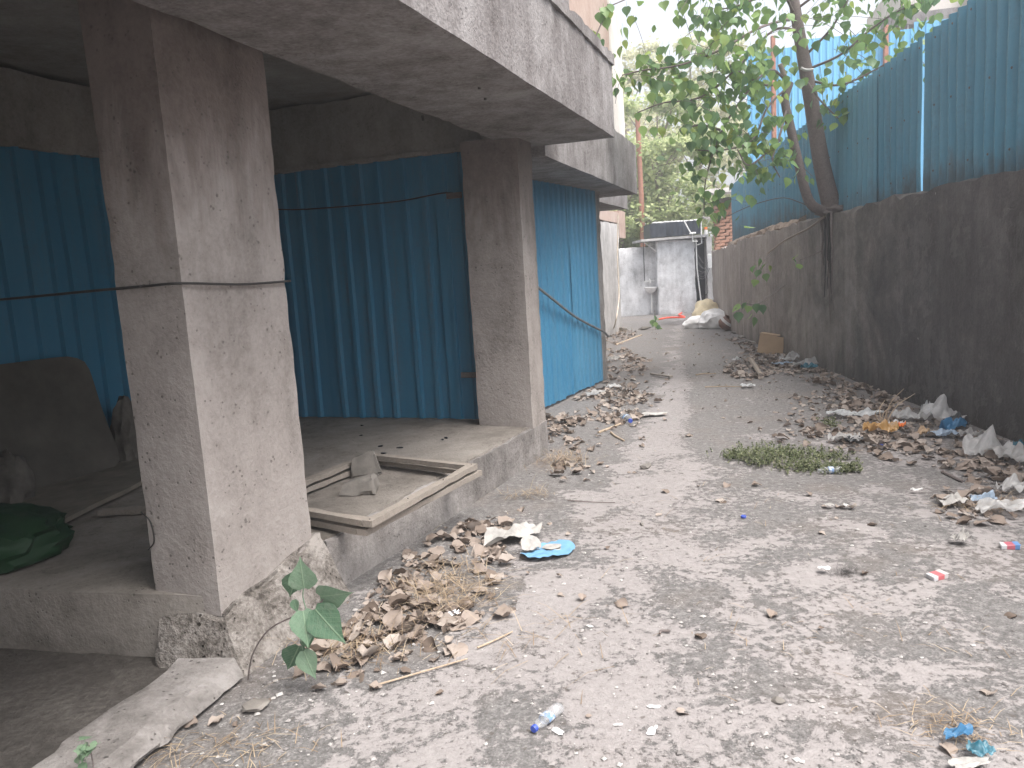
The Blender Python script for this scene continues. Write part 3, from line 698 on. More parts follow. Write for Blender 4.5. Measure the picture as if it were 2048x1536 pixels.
# ------------------------------------------------------------------ leaf shapes
def leaf_mesh(name, L, W, fold, curl, twist=0., tip=True, petiole=.35, seed=0, curly=0.):
    rows = [(0, .16), (.08, .38), (.22, .50), (.42, .45), (.6, .30), (.76, .14), (.88, .05), (1, .0)] if tip else \
           [(0, .10), (.1, .34), (.25, .48), (.45, .47), (.65, .34), (.82, .17), (.95, .05), (1, 0)]
    V = []; F = []
    for i, (t, wd) in enumerate(rows):
        for s in (-1, -.5, 0, .5, 1):
            x = s*wd*W; y = t*L - (.06*L*abs(s) if i == 0 else 0)*-1*0
            if i == 0: y = -.05*L*abs(s)
            z = abs(s)*wd*W*fold - curl*L*t*t + curly*L*mn.noise((s*1.7+seed, t*3, seed*.7))
            a = twist*t; V.append((x*math.cos(a)-z*math.sin(a), y, x*math.sin(a)+z*math.cos(a)))
    for i in range(len(rows)-1):
        for k in range(4): a = i*5+k; F.append((a, a+1, a+6, a+5))
    if petiole:
        n = len(V); r = .008*L+.0006
        for y in (0, -petiole*L):
            zz = -.12*L*(y/(petiole*L))**2*0 + (.10*L if y < 0 else 0)
            V += [(-r, y, zz), (r, y, zz), (0, y, zz+r*1.5)]
        for k in range(3): q = (k+1) % 3; F.append((n+k, n+q, n+3+q, n+3+k))
    me = mesh(name, V, F); me.shade_smooth(); return me
def as_np(me):
    n = len(me.vertices); v = np.empty(n*3); me.vertices.foreach_get('co', v)
    return v.reshape(-1, 3), [tuple(p.vertices) for p in me.polygons]
def scatter_mesh(name, shapes, mats4):
    """One mesh made of many transformed copies of small shapes: mats4 = [(shape index, Matrix)]."""
    V = []; F = []; o = 0
    for k, Mx in mats4:
        v, f = shapes[k]; A = np.array(Mx)
        V.append(v @ A[:3, :3].T + A[:3, 3]); F += [tuple(i+o for i in q) for q in f]; o += len(v)
    me = bpy.data.meshes.new(name); me.from_pydata(np.concatenate(V).tolist() if V else [], [], F); me.update(); me.shade_smooth()
    return me

# ------------------------------------------------------------------ fig tree growing on the wall
rnd = random.Random(11)
fig = thing('fig_tree', 'heart-leaved fig tree with two trunks rooted on top of the boundary wall', 'tree', at(1655, 425, 9.9))
def path(pp): return [at(*q) for q in pp]
tr = smooth_path(path([(1668, 428, 9.86), (1655, 380, 9.82), (1640, 310, 9.8), (1622, 200, 9.8), (1608, 120, 9.8), (1594, 40, 9.8), (1578, -80, 9.8), (1570, -260, 9.9), (1560, -420, 9.9)]), 5)
v, f = tube(tr, [.135-.075*min(1, i/len(tr)*1.1) - (.02 if i > 1 else -.03) for i in range(len(tr))], 12); mk('trunk', mesh('trunk', v, f, 60), M['barkl'], fig)
st = smooth_path(path([(1648, 425, 9.80), (1618, 402, 9.72), (1598, 330, 9.68), (1580, 250, 9.66), (1570, 200, 9.66), (1580, 165, 9.66)]), 5)
v, f = tube(st, [.062-.018*i/len(st) for i in range(len(st))], 10); mk('trunk', mesh('trunk', v, f, 60), M['barkl'], fig)
v, f = tube(path([(1576, 172, 9.66), (1560, 128, 9.6)]), [.035, .028], 8); mk('stub', mesh('stub', v, f, 60), M['bark2'], fig)
bm = bmesh.new(); bmesh.ops.create_icosphere(bm, subdivisions=4, radius=1); c0 = at(1665, 422, 9.86)
for vv in bm.verts:
    q = vv.co.copy(); vv.co = Vector((q.x*.16, q.y*.30, q.z*.075))*(1+.3*mn.noise(q*2.2)) + c0
me = bpy.data.meshes.new('root_crown'); bm.to_mesh(me); bm.free(); me.shade_smooth(); mk('root_crown', me, M['barkl'], fig)
v, f = tube(smooth_path(path([(1602, 136, 9.68), (1612, 140, 9.66), (1626, 139, 9.68)]), 4), .016, 6); mk('cloth_tie', mesh('cloth_tie', v, f, 60), M['paper'], fig)
for i in range(9):                                      # aerial roots running down the wall
    r = random.Random(i+40); y0 = 9.75+r.uniform(-.16, .2); pts = []
    dep = r.uniform(.5, 1.45); dr_ = r.uniform(-.12, .16)
    for k in range(9):
        t = k/8; z = 1.93-dep*t
        pts.append(wall_pt(y0+dr_*t+.05*mn.noise((i, t*4, 0)), z, .012+.012*abs(mn.noise((i*3, t*5, 1)))))
    v, f = tube(smooth_path(pts, 3), [.015*(1-.75*k/24) for k in range(25)], 6); mk('root', mesh('root', v, f, 60), M['wire'] if i % 3 else M['barkl'], fig)
v, f = tube(smooth_path([wall_pt(9.75, 1.90, .04), wall_pt(10.3, 1.78, .06), wall_pt(11.3, 1.66, .06), wall_pt(12.2, 1.50, .05)], 6), .014, 6); mk('root', mesh('root', v, f, 60), M['bark2'], fig)
limbs = [
 ([(1598, 60, 9.8), (1545, 62, 9.5), (1470, 140, 9.3), (1400, 195, 9.2), (1330, 205, 9.1), (1275, 225, 9.05)], 1.0, 48),
 ([(1592, 35, 9.8), (1520, 55, 9.2), (1440, 100, 9.0), (1360, 130, 8.9), (1290, 140, 8.85), (1245, 150, 8.8)], 1.4, 52),
 ([(1578, 168, 9.66), (1540, 140, 9.5), (1490, 190, 9.4), (1450, 250, 9.4), (1425, 310, 9.4), (1410, 370, 9.45), (1408, 430, 9.5)], 1.25, 42),
 ([(1578, 172, 9.66), (1535, 215, 9.5), (1505, 280, 9.4), (1445, 300, 9.3), (1390, 300, 9.3)], 1.05, 46),
 ([(1612, 140, 9.8), (1680, 110, 9.6), (1740, 60, 9.5), (1800, 20, 9.4), (1860, 0, 9.3)], 1.7, 60),
 ([(1616, 160, 9.8), (1680, 170, 9.6), (1750, 140, 9.5), (1815, 105, 9.3)], 1.7, 50),
 ([(1575, 210, 9.66), (1560, 270, 9.5), (1545, 320, 9.4), (1560, 355, 9.35)], .8, 40),
 ([(1590, 30, 9.8), (1540, -50, 9.3), (1440, -70, 8.9), (1320, -30, 8.7), (1225, 10, 8.6)], .85, 55),
 ([(1590, 20, 9.8), (1680, -40, 9.5), (1790, -60, 9.3), (1900, -60, 9.2)], 1.3, 65),
 ([(1580, -60, 9.8), (1540, -20, 9.5), (1480, 10, 9.2), (1430, 20, 9.1)], 1.4, 52),
 ([(1612, 110, 9.8), (1660, 60, 9.6), (1690, 10, 9.5), (1720, -40, 9.4)], 1.1, 50),
 ([(1605, 150, 9.8), (1640, 200, 9.55), (1680, 240, 9.5)], .9, 42),
 ([(1578, 165, 9.66), (1530, 170, 9.4), (1490, 150, 9.3), (1460, 130, 9.2)], 1.1, 44),
 ([(1440, 260, 9.4), (1400, 250, 9.3), (1360, 262, 9.25)], .5, 34),
 ([(1560, 280, 9.5), (1500, 330, 9.35), (1475, 300, 9.3)], .8, 34),
 ([(1575, -200, 9.9), (1450, -330, 9.2), (1300, -300, 8.6), (1150, -200, 8.2)], 1.2, 90),
 ([(1575, -240, 9.9), (1720, -350, 9.6), (1900, -330, 9.2), (2050, -250, 9.)], 1.2, 90),
 ([(1565, -380, 9.9), (1560, -560, 9.9), (1500, -700, 10.2)], 2.2, 130),
 ([(1570, -300, 9.9), (1580, -400, 11.), (1600, -380, 12.)], 2., 110)]
spots = []
for pp, dens, sp in limbs:
    pts = smooth_path(path(pp), 6); n = len(pts)
    parts_ = [tube(pts, [.013*(1-.75*i/n)+.003 for i in range(n)], 6)]
    Ltot = sum((b-a).length for a, b in zip(pts, pts[1:]))
    for j in range(int(Ltot*dens*(9 if pp[1][1] > -150 else 3))):
        t = rnd.uniform(.22, 1.03); c = pts[min(n-1, int(t*(n-1)))]; s = sp/140.
        e = c+Vector((rnd.gauss(0, s), rnd.gauss(0, s*1.3), rnd.gauss(-.05, s*.8)))
        tw = smooth_path([c, (c+e)/2+Vector((0, 0, .05)), e], 4)
        parts_.append(tube(tw, .003, 4)) if j % 2 == 0 else None
        for k in range(rnd.randint(5, 8)):
            q = tw[rnd.randint(1, len(tw)-1)]+Vector((rnd.gauss(0, .09), rnd.gauss(0, .09), rnd.gauss(-.02, .09)))
            spots.append(q)
    v, f = cat_(parts_); mk('branch', mesh('branch', v, f, 60), M['barkl'], fig)
leafs = [leaf_mesh('leaf_shape', .125, .115, .25*s, c, tw, True, .45, i) for i, (s, c, tw) in enumerate(((1, .10, 0), (.6, .22, .2), (1.3, .0, -.2), (.3, .3, .1)))]
shapes = [as_np(m) for m in leafs]
for m in leafs: m.materials.append(M['leafo'])
def leaf_matrix(p, r, smin=.65, smax=1.1):
    hang = Matrix.Rotation(R(-90+r.gauss(0, 32)), 4, 'X')
    return Matrix.Translation(p) @ Matrix.Rotation(r.uniform(0, 6.283), 4, 'Z') @ hang @ Matrix.Rotation(r.gauss(0, .45), 4, 'Y') @ Matrix.Scale(r.uniform(smin, smax), 4)
def in_view(p):
    d = p-Vector((0, 0, EYE)); z = d.dot(_fw)
    if z < .3: return False
    return 0 < 1024+FPX*d.dot(_rt)/z < 2048 and 0 < 768-FPX*d.dot(_up)/z < 1536
vis = [p for p in spots if in_view(p)]; rnd.shuffle(vis); vis.sort(key=lambda p: round(p.y, 0)); single = set(id(p) for p in vis[:290])
for p in vis[:290]:
    k = rnd.randint(0, 3); o = mk('leaf', leafs[k], None, fig); o.matrix_parent_inverse = Matrix.Translation(-Vector(fig.location)); o.matrix_basis = leaf_matrix(p, rnd)
rest = [(rnd.randint(0, 3), leaf_matrix(p, rnd)) for p in spots if id(p) not in single]
fo = mk('foliage', scatter_mesh('foliage', shapes, rest), M['leafi'], fig); fo['kind'] = 'stuff'
# leafy shoots sprouting from the roots on the wall
def shoot(label, stem, leaves, size, mat, name='fig_shoot', sr=.006, seed=1, gp_=None, cat='shoot'):
    r = random.Random(seed); root = thing(name, label, cat, stem[0], gp_)
    v, f = tube(smooth_path(stem, 5), sr, 5); mk('stem', mesh('stem', v, f, 60), M['barkl'], root)
    me = leaf_mesh('leaf_blade', size, size*.92, .22, .15, .1, True, .35, seed); me.materials.append(mat)
    for p, rz, tilt, sc in leaves:
        sc *= 1.0
        o = mk('leaf', me, None, root); o.matrix_parent_inverse = Matrix.Translation(-Vector(root.location))
        o.matrix_basis = Matrix.Translation(p) @ Matrix.Rotation(rz, 4, 'Z') @ Matrix.Rotation(tilt, 4, 'X') @ Matrix.Rotation(r.gauss(0, .4), 4, 'Y') @ Matrix.Scale(sc, 4)
    return root
def bunch(pxs, Y, r): return [(at(x, y, Y+r.uniform(-.06, .06)), r.uniform(0, 6.28), R(-70+r.gauss(0, 25)), r.uniform(.75, 1.1)) for x, y in pxs]
r_ = random.Random(3)
shoot('small leafy fig shoot hanging on the wall below the cracked coping', [wall_pt(12.0, 1.5, .06), at(1530, 520, 11.4), at(1516, 545, 11.2)],
      bunch([(1519, 518), (1508, 532), (1530, 530), (1538, 532), (1516, 540), (1530, 548), (1512, 560), (1524, 528)], 11.2, r_), .125, M['leafo'], seed=5)
shoot('leafy fig shoot sticking out low from the wall above the cardboard box', [wall_pt(11.6, 1.02, -.02), at(1520, 606, 10.7), at(1490, 608, 10.6), at(1470, 618, 10.5)],
      bunch([(1476, 608), (1492, 606), (1513, 608), (1526, 610), (1477, 625), (1503, 628), (1496, 612), (1508, 635)], 10.55, r_), .14, M['leafo'], seed=7)
shoot('tiny pair of fig leaves beside the hanging roots on the wall', [wall_pt(9.9, 1.50, -.02), at(1600, 520, 9.75)],
      bunch([(1594, 512), (1598, 528), (1588, 520)], 9.7, r_), .13, M['leafo'], seed=9)
shoot('small seedling standing in the middle of the far alley floor', [gp(1311, 660), gp(1311, 660)+Vector((0, 0, .2)), gp(1311, 660)+Vector((0, 0, .42))],
      bunch([(1309, 632), (1313, 637), (1310, 645), (1316, 650), (1307, 640), (1320, 655)], gp(1311, 660).y, r_), .16, M['leafo'], seed=11, name='seedling', cat='seedling')
shoot('little fig sprig with drooping leaves on top of the overhanging slab', [Vector((.72, 6.2, 3.06)), at(1195, 65, 6.2), at(1212, 25, 6.25), at(1216, 8, 6.25)],
      bunch([(1208, 15), (1218, 20), (1200, 25), (1222, 8), (1190, 70), (1202, 80), (1184, 62), (1212, 35)], 6.2, r_), .10, M['leafo'], seed=21)
sp0 = flat(496, 1360); Ys = 2.72
sap = shoot('young heart-leaved sapling growing from the crack at the foot of the nearest column',
      [sp0, at(505, 1310, 2.82), at(535, 1262, 2.78), at(580, 1236, 2.74), at(628, 1222, 2.72), at(648, 1196, 2.71)], [], .125, M['sapl'], name='sapling', sr=.0032, seed=13, cat='sapling')
v, f = cat_([tube(smooth_path([at(*q) for q in pp], 4), .0022, 5) for pp in ([(615, 1226, 2.73), (606, 1195, 2.74), (608, 1170, 2.74)], [(590, 1234, 2.74), (600, 1270, 2.73), (605, 1300, 2.73)])])
mk('stem', mesh('stem', v, f, 60), M['sapl'], sap)
sl = leaf_mesh('sapling_leaf_blade', 1., .82, .16, .10, .08, True, .0, 2); sl.materials.append(M['sapl'])
for (bx, by), (tx, ty), Yb, dY, tw in (((608, 1176), (599, 1116), 2.74, -.03, .2), ((592, 1146), (580, 1198), 2.77, .02, -.5), ((640, 1192), (703, 1190), 2.71, -.06, .7), ((630, 1218), (690, 1290), 2.70, -.05, .15),
        ((606, 1222), (617, 1298), 2.70, -.04, -.3), ((628, 1262), (668, 1282), 2.74, .02, .9), ((588, 1200), (594, 1228), 2.72, -.02, .4), ((598, 1292), (574, 1345), 2.76, .02, -.4), ((608, 1302), (630, 1362), 2.70, -.04, .3), ((612, 1264), (622, 1300), 2.76, .03, -.8)):
    B = at(bx, by, Yb); T = at(tx, ty, Yb+dY); y = T-B; L = y.length; y.normalize(); n = Vector((0, -1, .35)); n = (n-y*n.dot(y)).normalized(); x = y.cross(n)
    m = Matrix((x, y, n)).transposed().to_4x4() @ Matrix.Rotation(tw, 4, 'Y')
    o = mk('leaf', sl, None, sap); o.matrix_parent_inverse = Matrix.Translation(-Vector(sap.location)); o.matrix_basis = Matrix.Translation(B) @ m @ Matrix.Scale(L, 4)
shoot('small blurred green weed on the broken kerb at bottom left', [flat(190, 1560, .07), at(185, 1520, 2.2), at(178, 1490, 2.18)],
      [(at(178+r_.uniform(-22, 22), 1505+r_.uniform(-25, 30), 2.18), r_.uniform(0, 6.28), R(-30+r_.gauss(0, 40)), r_.uniform(.6, 1.)) for _ in range(11)], .045, M['sapl'], name='weed', sr=.002, seed=17, cat='weed')

# ------------------------------------------------------------------ trees beyond the alley end
fq = np.array([(-.5, 0, 0), (.5, 0, .06), (.62, .9, -.05), (0, 1.5, -.2), (-.55, .9, .05)])*.5
far_shape = [(fq, [(0, 1, 2, 3, 4)])]
def far_tree(label, x, y, h, rad, mat, seed, n=9000, size=.20, base=.28):
    r = random.Random(seed); root = thing('far_tree', label, 'tree', (x, y, 0), 'trees beyond the alley end')
    top = Vector((x+r.uniform(-.5, .5), y, h*.92)); tp = smooth_path([(x, y, -.1), (x+r.uniform(-.2, .2), y, h*.3), (x+r.uniform(-.4, .4), y, h*.6), top], 5)
    v, f = tube(tp, [.17*(1-.85*i/len(tp)) for i in range(len(tp))], 8); mk('trunk', mesh('trunk', v, f, 60), M['bark2'], root)
    mats = []; cl = []
    for i in range(46):
        t = r.random(); z = h*(base+(1-base)*t); rr = rad*(1-.55*abs(t-.45)*1.6)
        a = r.uniform(0, 6.283); q = rr*math.sqrt(r.random())
        c = Vector((x+q*math.cos(a), y+q*math.sin(a), z)); cl.append((c, r.uniform(.35, .95)))
        b = tp[min(len(tp)-1, max(3, int(len(tp)*min(1, c.z/h*.8))))]
        if i % 3 == 0:
            v, f = tube(smooth_path([b, (b+c)/2+Vector((0, 0, .2)), c], 3), [.04, .035, .03, .025, .02, .015, .01], 5); mk('limb', mesh('limb', v, f, 60), M['bark2'], root)
    for i in range(n):
        c, s = cl[r.randrange(len(cl))]
        d = Vector((r.gauss(0, 1), r.gauss(0, 1), r.gauss(0, .6))).normalized()*s*r.random()**.45
        p = c+Vector((d.x, d.y, d.z*.75)); k = size*r.uniform(.6, 1.3)
        mats.append((0, Matrix.Translation(p) @ Matrix.Rotation(r.uniform(0, 6.283), 4, 'Z') @ Matrix.Rotation(r.uniform(-1.3, 1.), 4, 'X') @ Matrix.Scale(k, 4)))
    o = mk('crown', scatter_mesh('crown', far_shape, mats), mat, root); o['kind'] = 'stuff'
far_tree('dense green tree rising behind the compound wall left of the red pole', 4.0, 28.5, 6.8, 2.2, M['far1'], 1, 10000, .19, .12)
far_tree('pale yellow-green tree behind the black water tank right of the red pole', 6.1, 30.5, 7.6, 2.5, M['far1'], 2, 10000, .2, .12)
far_tree('tall hazy pale tree behind the fig leaves at the alley end', 8.6, 35., 10.5, 3.0, M['far2'], 3, 10000, .24, .15)
far_tree('tall thin hazy tree beside the building corner at the alley end', 4.4, 37., 10.0, 2.6, M['far2'], 4, 7000, .24, .2)
far_tree('pale leafy tree between the brick pillar and the blue barricade', 9.4, 27.5, 6.5, 2.1, M['far2'], 5, 7000, .2, .15)
far_tree('pale bushy tree filling the gap right of the red pole above the tank', 5.6, 27.2, 5.4, 1.7, M['far1'], 8, 7000, .19, .05)
far_tree('tall pale tree far behind the gap between red pole and fig leaves', 6.6, 40., 11.5, 3.2, M['far2'], 9, 9000, .26, .05)
far_tree('low green tree behind the compound wall beside the plastered building corner', 2.0, 27., 5.0, 2.0, M['far1'], 6, 6000, .19, .05)

# ------------------------------------------------------------------ leaf litter, straw, grit
def in_poly(p, poly):
    c = False; j = len(poly)-1
    for i in range(len(poly)):
        a, b = poly[i], poly[j]
        if (a.y > p[1]) != (b.y > p[1]) and p[0] < (b.x-a.x)*(p[1]-a.y)/(b.y-a.y)+a.x: c = not c
        j = i
    return c
piles = [  # outline in the photo, leaves per square metre, heap height
 ([(620, 1350), (690, 1260), (780, 1160), (860, 1085), (960, 1040), (1010, 1080), (1000, 1160), (980, 1230), (870, 1290), (760, 1310), (700, 1370)], 430, .018),
 ([(590, 1390), (700, 1330), (900, 1280), (1050, 1260), (960, 1320), (760, 1370)], 60, .012),
 ([(1085, 905), (1100, 835), (1200, 775), (1260, 770), (1300, 800), (1260, 850), (1190, 870), (1150, 925)], 250, .018),
 ([(1090, 955), (1100, 900), (1180, 920), (1170, 960)], 130, .02),
 ([(1205, 760), (1208, 700), (1250, 700), (1290, 720), (1280, 760), (1240, 770)], 110, .015),
 ([(1205, 690), (1210, 660), (1245, 655), (1280, 670), (1240, 690)], 60, .02),
 ([(1440, 745), (1500, 700), (1570, 712), (1640, 735), (1680, 760), (1620, 765), (1560, 745), (1500, 765)], 220, .02),
 ([(1630, 735), (1720, 770), (1800, 800), (1900, 850), (2048, 905), (2060, 960), (1960, 960), (1850, 900), (1800, 930), (1700, 900), (1560, 890), (1600, 850), (1700, 840), (1640, 790)], 250, .018),
 ([(1860, 900), (2060, 930), (2060, 1060), (1900, 1050), (1880, 1000), (1940, 980), (1880, 940)], 250, .018),
 ([(1580, 790), (1680, 780), (1760, 880), (1560, 890)], 45, .015),
 ([(1300, 660), (1460, 655), (1700, 800), (1600, 880), (1200, 960), (1150, 900), (1260, 760)], 3, .005),
 ([(1000, 1000), (1400, 950), (2048, 1060), (2048, 1536), (900, 1536), (800, 1400), (1000, 1200)], 2.2, .003),
 ([(300, 1536), (480, 1370), (620, 1370), (560, 1450), (420, 1536)], 26, .006),
 ([(1455, 665), (1480, 672), (1520, 700), (1500, 705), (1460, 680)], 130, .012)]
dry = [leaf_mesh('dry_leaf_shape', .095, .085, f_, c, tw, False, .3, i*3.3, cu) for i, (f_, c, tw, cu) in enumerate(((.2, .06, .2, .22), (.5, -.1, -.4, .26), (.1, .2, .3, .28), (.7, .1, .5, .24), (.2, -.18, .1, .34), (.4, .0, -.5, .30)))]
dshape = [as_np(m) for m in dry]
for m in dry: m.materials.append(M['dryo'])
r = random.Random(77); allv = []
for outline, dens, hh in piles:
    poly = [flat(*q) for q in outline]
    x0, x1 = min(p.x for p in poly), max(p.x for p in poly); y0, y1 = min(p.y for p in poly), max(p.y for p in poly)
    for i in range(int((x1-x0)*(y1-y0)*dens*2.2)):
        p = (r.uniform(x0, x1), r.uniform(y0, y1))
        if not in_poly(p, poly): continue
        if mn.noise((p[0]*2.3, p[1]*2.3, 5))+.10 < r.uniform(-.3, .5) and dens > 50: continue
        if dens > 50: p = (p[0]+r.gauss(0, .05), p[1]+r.gauss(0, .07))
        if dens > 50 and p[0] < .24+(p[1]-6.3)*.445 and 3.6 < p[1] < 6.3: continue
        if p[0] > 3.68+(p[1]-5.6)*.06: continue
        sc = r.choice((.18, .25, .3, .4, .5, .6, .75, .9, 1.1))*r.uniform(.85, 1.1) if dens > 50 else r.uniform(.22, .7)
        Mx = Matrix.Translation((p[0], p[1], hump(*p)+.006+hh*r.random()**1.6)) @ Matrix.Rotation(r.uniform(0, 6.283), 4, 'Z') @ Matrix.Rotation(r.gauss(0, .24 if hh > .01 else .12), 4, 'X') @ Matrix.Rotation(r.gauss(0, .24 if hh > .01 else .15), 4, 'Y') @ Matrix.Scale(sc, 4)
        allv.append((math.hypot(*p)/sc, r.randrange(len(dry)), Mx))
allv.sort(key=lambda q: q[0])
for d, k, Mx in allv[:120]:
    o = mk('dry_leaf', dry[k]); o.matrix_basis = Mx
    tag(o, 'curled brown dry leaf fallen on the alley floor', 'dry leaf', 'fallen dry leaves in the foreground')
o = mk('leaf_litter', scatter_mesh('leaf_litter', dshape, [(k, Mx) for d, k, Mx in allv[120:]]), M['dryi']); tag(o, 'brown dry leaf litter drifted along the walls and platform', 'leaf litter', kind='stuff')
print('LITTER', len(allv), 'FIG', len(spots), len(vis))
# straw and fine twigs
blade = np.array([(-.0016, 0, 0), (.0016, 0, 0), (.0012, .5, .10), (-.0012, .5, .10), (0, 1, .02)])
bsh = [(blade, [(0, 1, 2, 3), (3, 2, 4)])]
def straw(zone, n, L, up, seed):
    r = random.Random(seed); out = []
    for i in range(n):
        (x, y), s = zone; p = flat(x, y)+Vector((r.gauss(0, s[0]), r.gauss(0, s[1]), 0)); p.z = hump(p.x, p.y)+.004+r.random()*up
        k = L*r.uniform(.4, 1.3)
        out.append((0, Matrix.Translation(p) @ Matrix.Rotation(r.uniform(0, 6.283), 4, 'Z') @ Matrix.Rotation(r.gauss(.05, .25), 4, 'X') @ Matrix.Diagonal((1, k, k, 1))))
    return out
st_ = []
for z, n, L, up in (((( 900, 1190), (.11, .16)), 420, .16, .05), (((700, 1300), (.14, .10)), 260, .13, .02), (((1125, 925), (.10, .12)), 260, .13, .05), (((1060, 990), (.10, .06)), 90, .13, .03),
                    (((1225, 665), (.22, .4)), 260, .25, .04), (((1900, 1455), (.09, .06)), 130, .07, .012), (((1990, 1020), (.18, .05)), 160, .12, .03), (((1690, 1290), (.35, .25)), 60, .08, .003),
                    (((420, 1500), (.16, .07)), 150, .09, .01), (((1190, 700), (.1, .3)), 60, .2, .02), (((1300, 1000), (.9, .8)), 90, .10, .002), (((980, 1290), (.25, .10)), 50, .2, .01)):
    st_ += straw(z, n, L, up, n+int(L*100))
o = mk('dry_grass', scatter_mesh('dry_grass', bsh, st_), M['straw']); tag(o, 'thin tan dry grass and straw scattered at the foot of the platform', 'dry grass', kind='stuff')
# grit and pebbles
octa = np.array([(1, 0, 0), (0, 1, 0), (-1, 0, 0), (0, -1, 0), (0, 0, .6), (0, 0, -.4)], float)
osh = []
for i in range(5):
    rr = np.random.RandomState(i); q = octa*(1+rr.uniform(-.35, .35, (6, 3))); osh.append((q, [(0, 1, 4), (1, 2, 4), (2, 3, 4), (3, 0, 4), (1, 0, 5), (2, 1, 5), (3, 2, 5), (0, 3, 5)]))
r = random.Random(5); gm = []
for i in range(9000):
    y = 1.9+11*r.random()**2.2; xl = -1.3+(y-3)*.42 if y > 3 else -1.15; x = r.uniform(max(xl, -.66*y), min(3.75+.03*y, .72*y))
    if mn.noise((x*1.1, y*1.1, 9)) < r.uniform(-.5, .35): continue
    s = .0025+.010*r.random()**3.5
    gm.append((r.randrange(5), Matrix.Translation((x, y, hump(x, y)+s*.3)) @ Matrix.Rotation(r.uniform(0, 6.283), 4, 'Z') @ Matrix.Scale(s, 4)))
for i in range(500):
    p = flat(r.uniform(420, 1000), r.uniform(1150, 1420)); s = .003+.011*r.random()**3
    if p.x < -1.05+(p.y-2.9)*.4: continue
    gm.append((r.randrange(5), Matrix.Translation((p.x, p.y, hump(p.x, p.y)+s*.3)) @ Matrix.Rotation(r.uniform(0, 6.283), 4, 'Z') @ Matrix.Scale(s, 4)))
me = scatter_mesh('grit', osh, gm); me.shade_flat(); o = mk('grit', me, M['peb']); tag(o, 'small pebbles and grit scattered over the alley floor', 'grit', kind='stuff')
# low weeds
r = random.Random(9); wl = leaf_mesh('weed_leaf', .015, .009, .2, .1, 0, False, 0); wsh = [as_np(wl), bsh[0]]; wm = []
WC = [((1475, 915), 36, 9, .06), ((1530, 925), 46, 10, .10), ((1600, 935), 50, 9, .06), ((1670, 940), 46, 7, .055), ((1560, 905), 80, 14, .035), ((1640, 915), 60, 14, .03), ((1705, 938), 20, 6, .05), ((1660, 850), 18, 8, .05)]
for (cx, cy), sx, sy, hh in WC:
    for i in range(int(sx*2.6)):
        p = flat(cx+r.gauss(0, sx*.5), cy+r.gauss(0, sy*.55)); p.z = hump(p.x, p.y)
        a = r.uniform(0, 6.283); top = Vector((math.cos(a)*hh*.6, math.sin(a)*hh*.6, hh*r.uniform(.4, 1.2)))
        wm.append((1, Matrix.Translation(p) @ top.to_track_quat('Y', 'Z').to_matrix().to_4x4() @ Matrix.Diagonal((.6, top.length, top.length*.3, 1))))
        for k in range(11):
            q = p+top*r.uniform(.2, 1.05)
            wm.append((0, Matrix.Translation(q) @ Matrix.Rotation(r.uniform(0, 6.283), 4, 'Z') @ Matrix.Rotation(r.gauss(.2, .6), 4, 'X') @ Matrix.Scale(r.uniform(.6, 1.4), 4)))
o = mk('ground_weeds', scatter_mesh('ground_weeds', wsh, wm), M['weed']); tag(o, 'low patch of small green weeds growing across the alley floor', 'weeds', kind='stuff')
# ------------------------------------------------------------------ things on the platform
def rail(a, b, wd, th, z, name, parent, mat, seed=0, dz=0.):
    a = Vector((a[0], a[1])); b = Vector((b[0], b[1])); d = (b-a).normalized(); n = Vector((-d.y, d.x))*wd/2
    q = [a-n, b-n, b+n, a+n]
    return hexa(name, [(p.x, p.y) for p in q], [z, z+dz, z+dz, z], [z+th, z+th+dz, z+th+dz, z+th], mat, parent, .07, .0012, .004, seed=seed)
def wframe(label, N, Rr, B, z, seed):
    N, Rr, B = Vector(N), Vector(Rr), Vector(B); Lc = N+(B-Rr)
    root = thing('wooden_frame', label, 'wooden frame', (*((N+B)/2), z)); e = (Rr-N).normalized()*.027; g = (B-Rr).normalized()*.027
    rail(N+g, Rr+g, .055, .032, z, 'rail', root, M['wood'], seed); rail(Lc-g, B-g, .055, .032, z, 'rail', root, M['wood'], seed+1)
    rail(N+e+g*2.05, Lc+e-g*2.05, .055, .031, z, 'rail', root, M['wood'], seed+2); rail(Rr-e+g*2.05, B-e-g*2.05, .055, .031, z, 'rail', root, M['wood'], seed+3)
    for c in (N+e+g, Rr-e+g, (N*2+Rr)/3+g, (N+Rr*2)/3+g):
        v, f = tube([(c.x, c.y, z+.031), (c.x, c.y, z+.0355)], .004, 6); mk('nail', mesh('nail', v, f), M['steel'], root)
wframe('upper weathered wooden window frame lying on the platform edge, topmost of two', (-.70, 3.575), (-.235, 4.575), (-.965, 5.07), .336, 3)
wframe('lower weathered wooden window frame on the platform, under the other frame', (-.735, 3.60), (-.21, 4.60), (-.93, 5.10), .289, 9)
fs = hexa('packing_strip', [(-.72, 3.66), (-.30, 4.50), (-.325, 4.515), (-.745, 3.675)], .276, .288, M['ply'], None, .06, .004, .006, seed=4)
tag(fs, 'thin dark wooden strip under the wooden frames on the platform edge', 'strip')
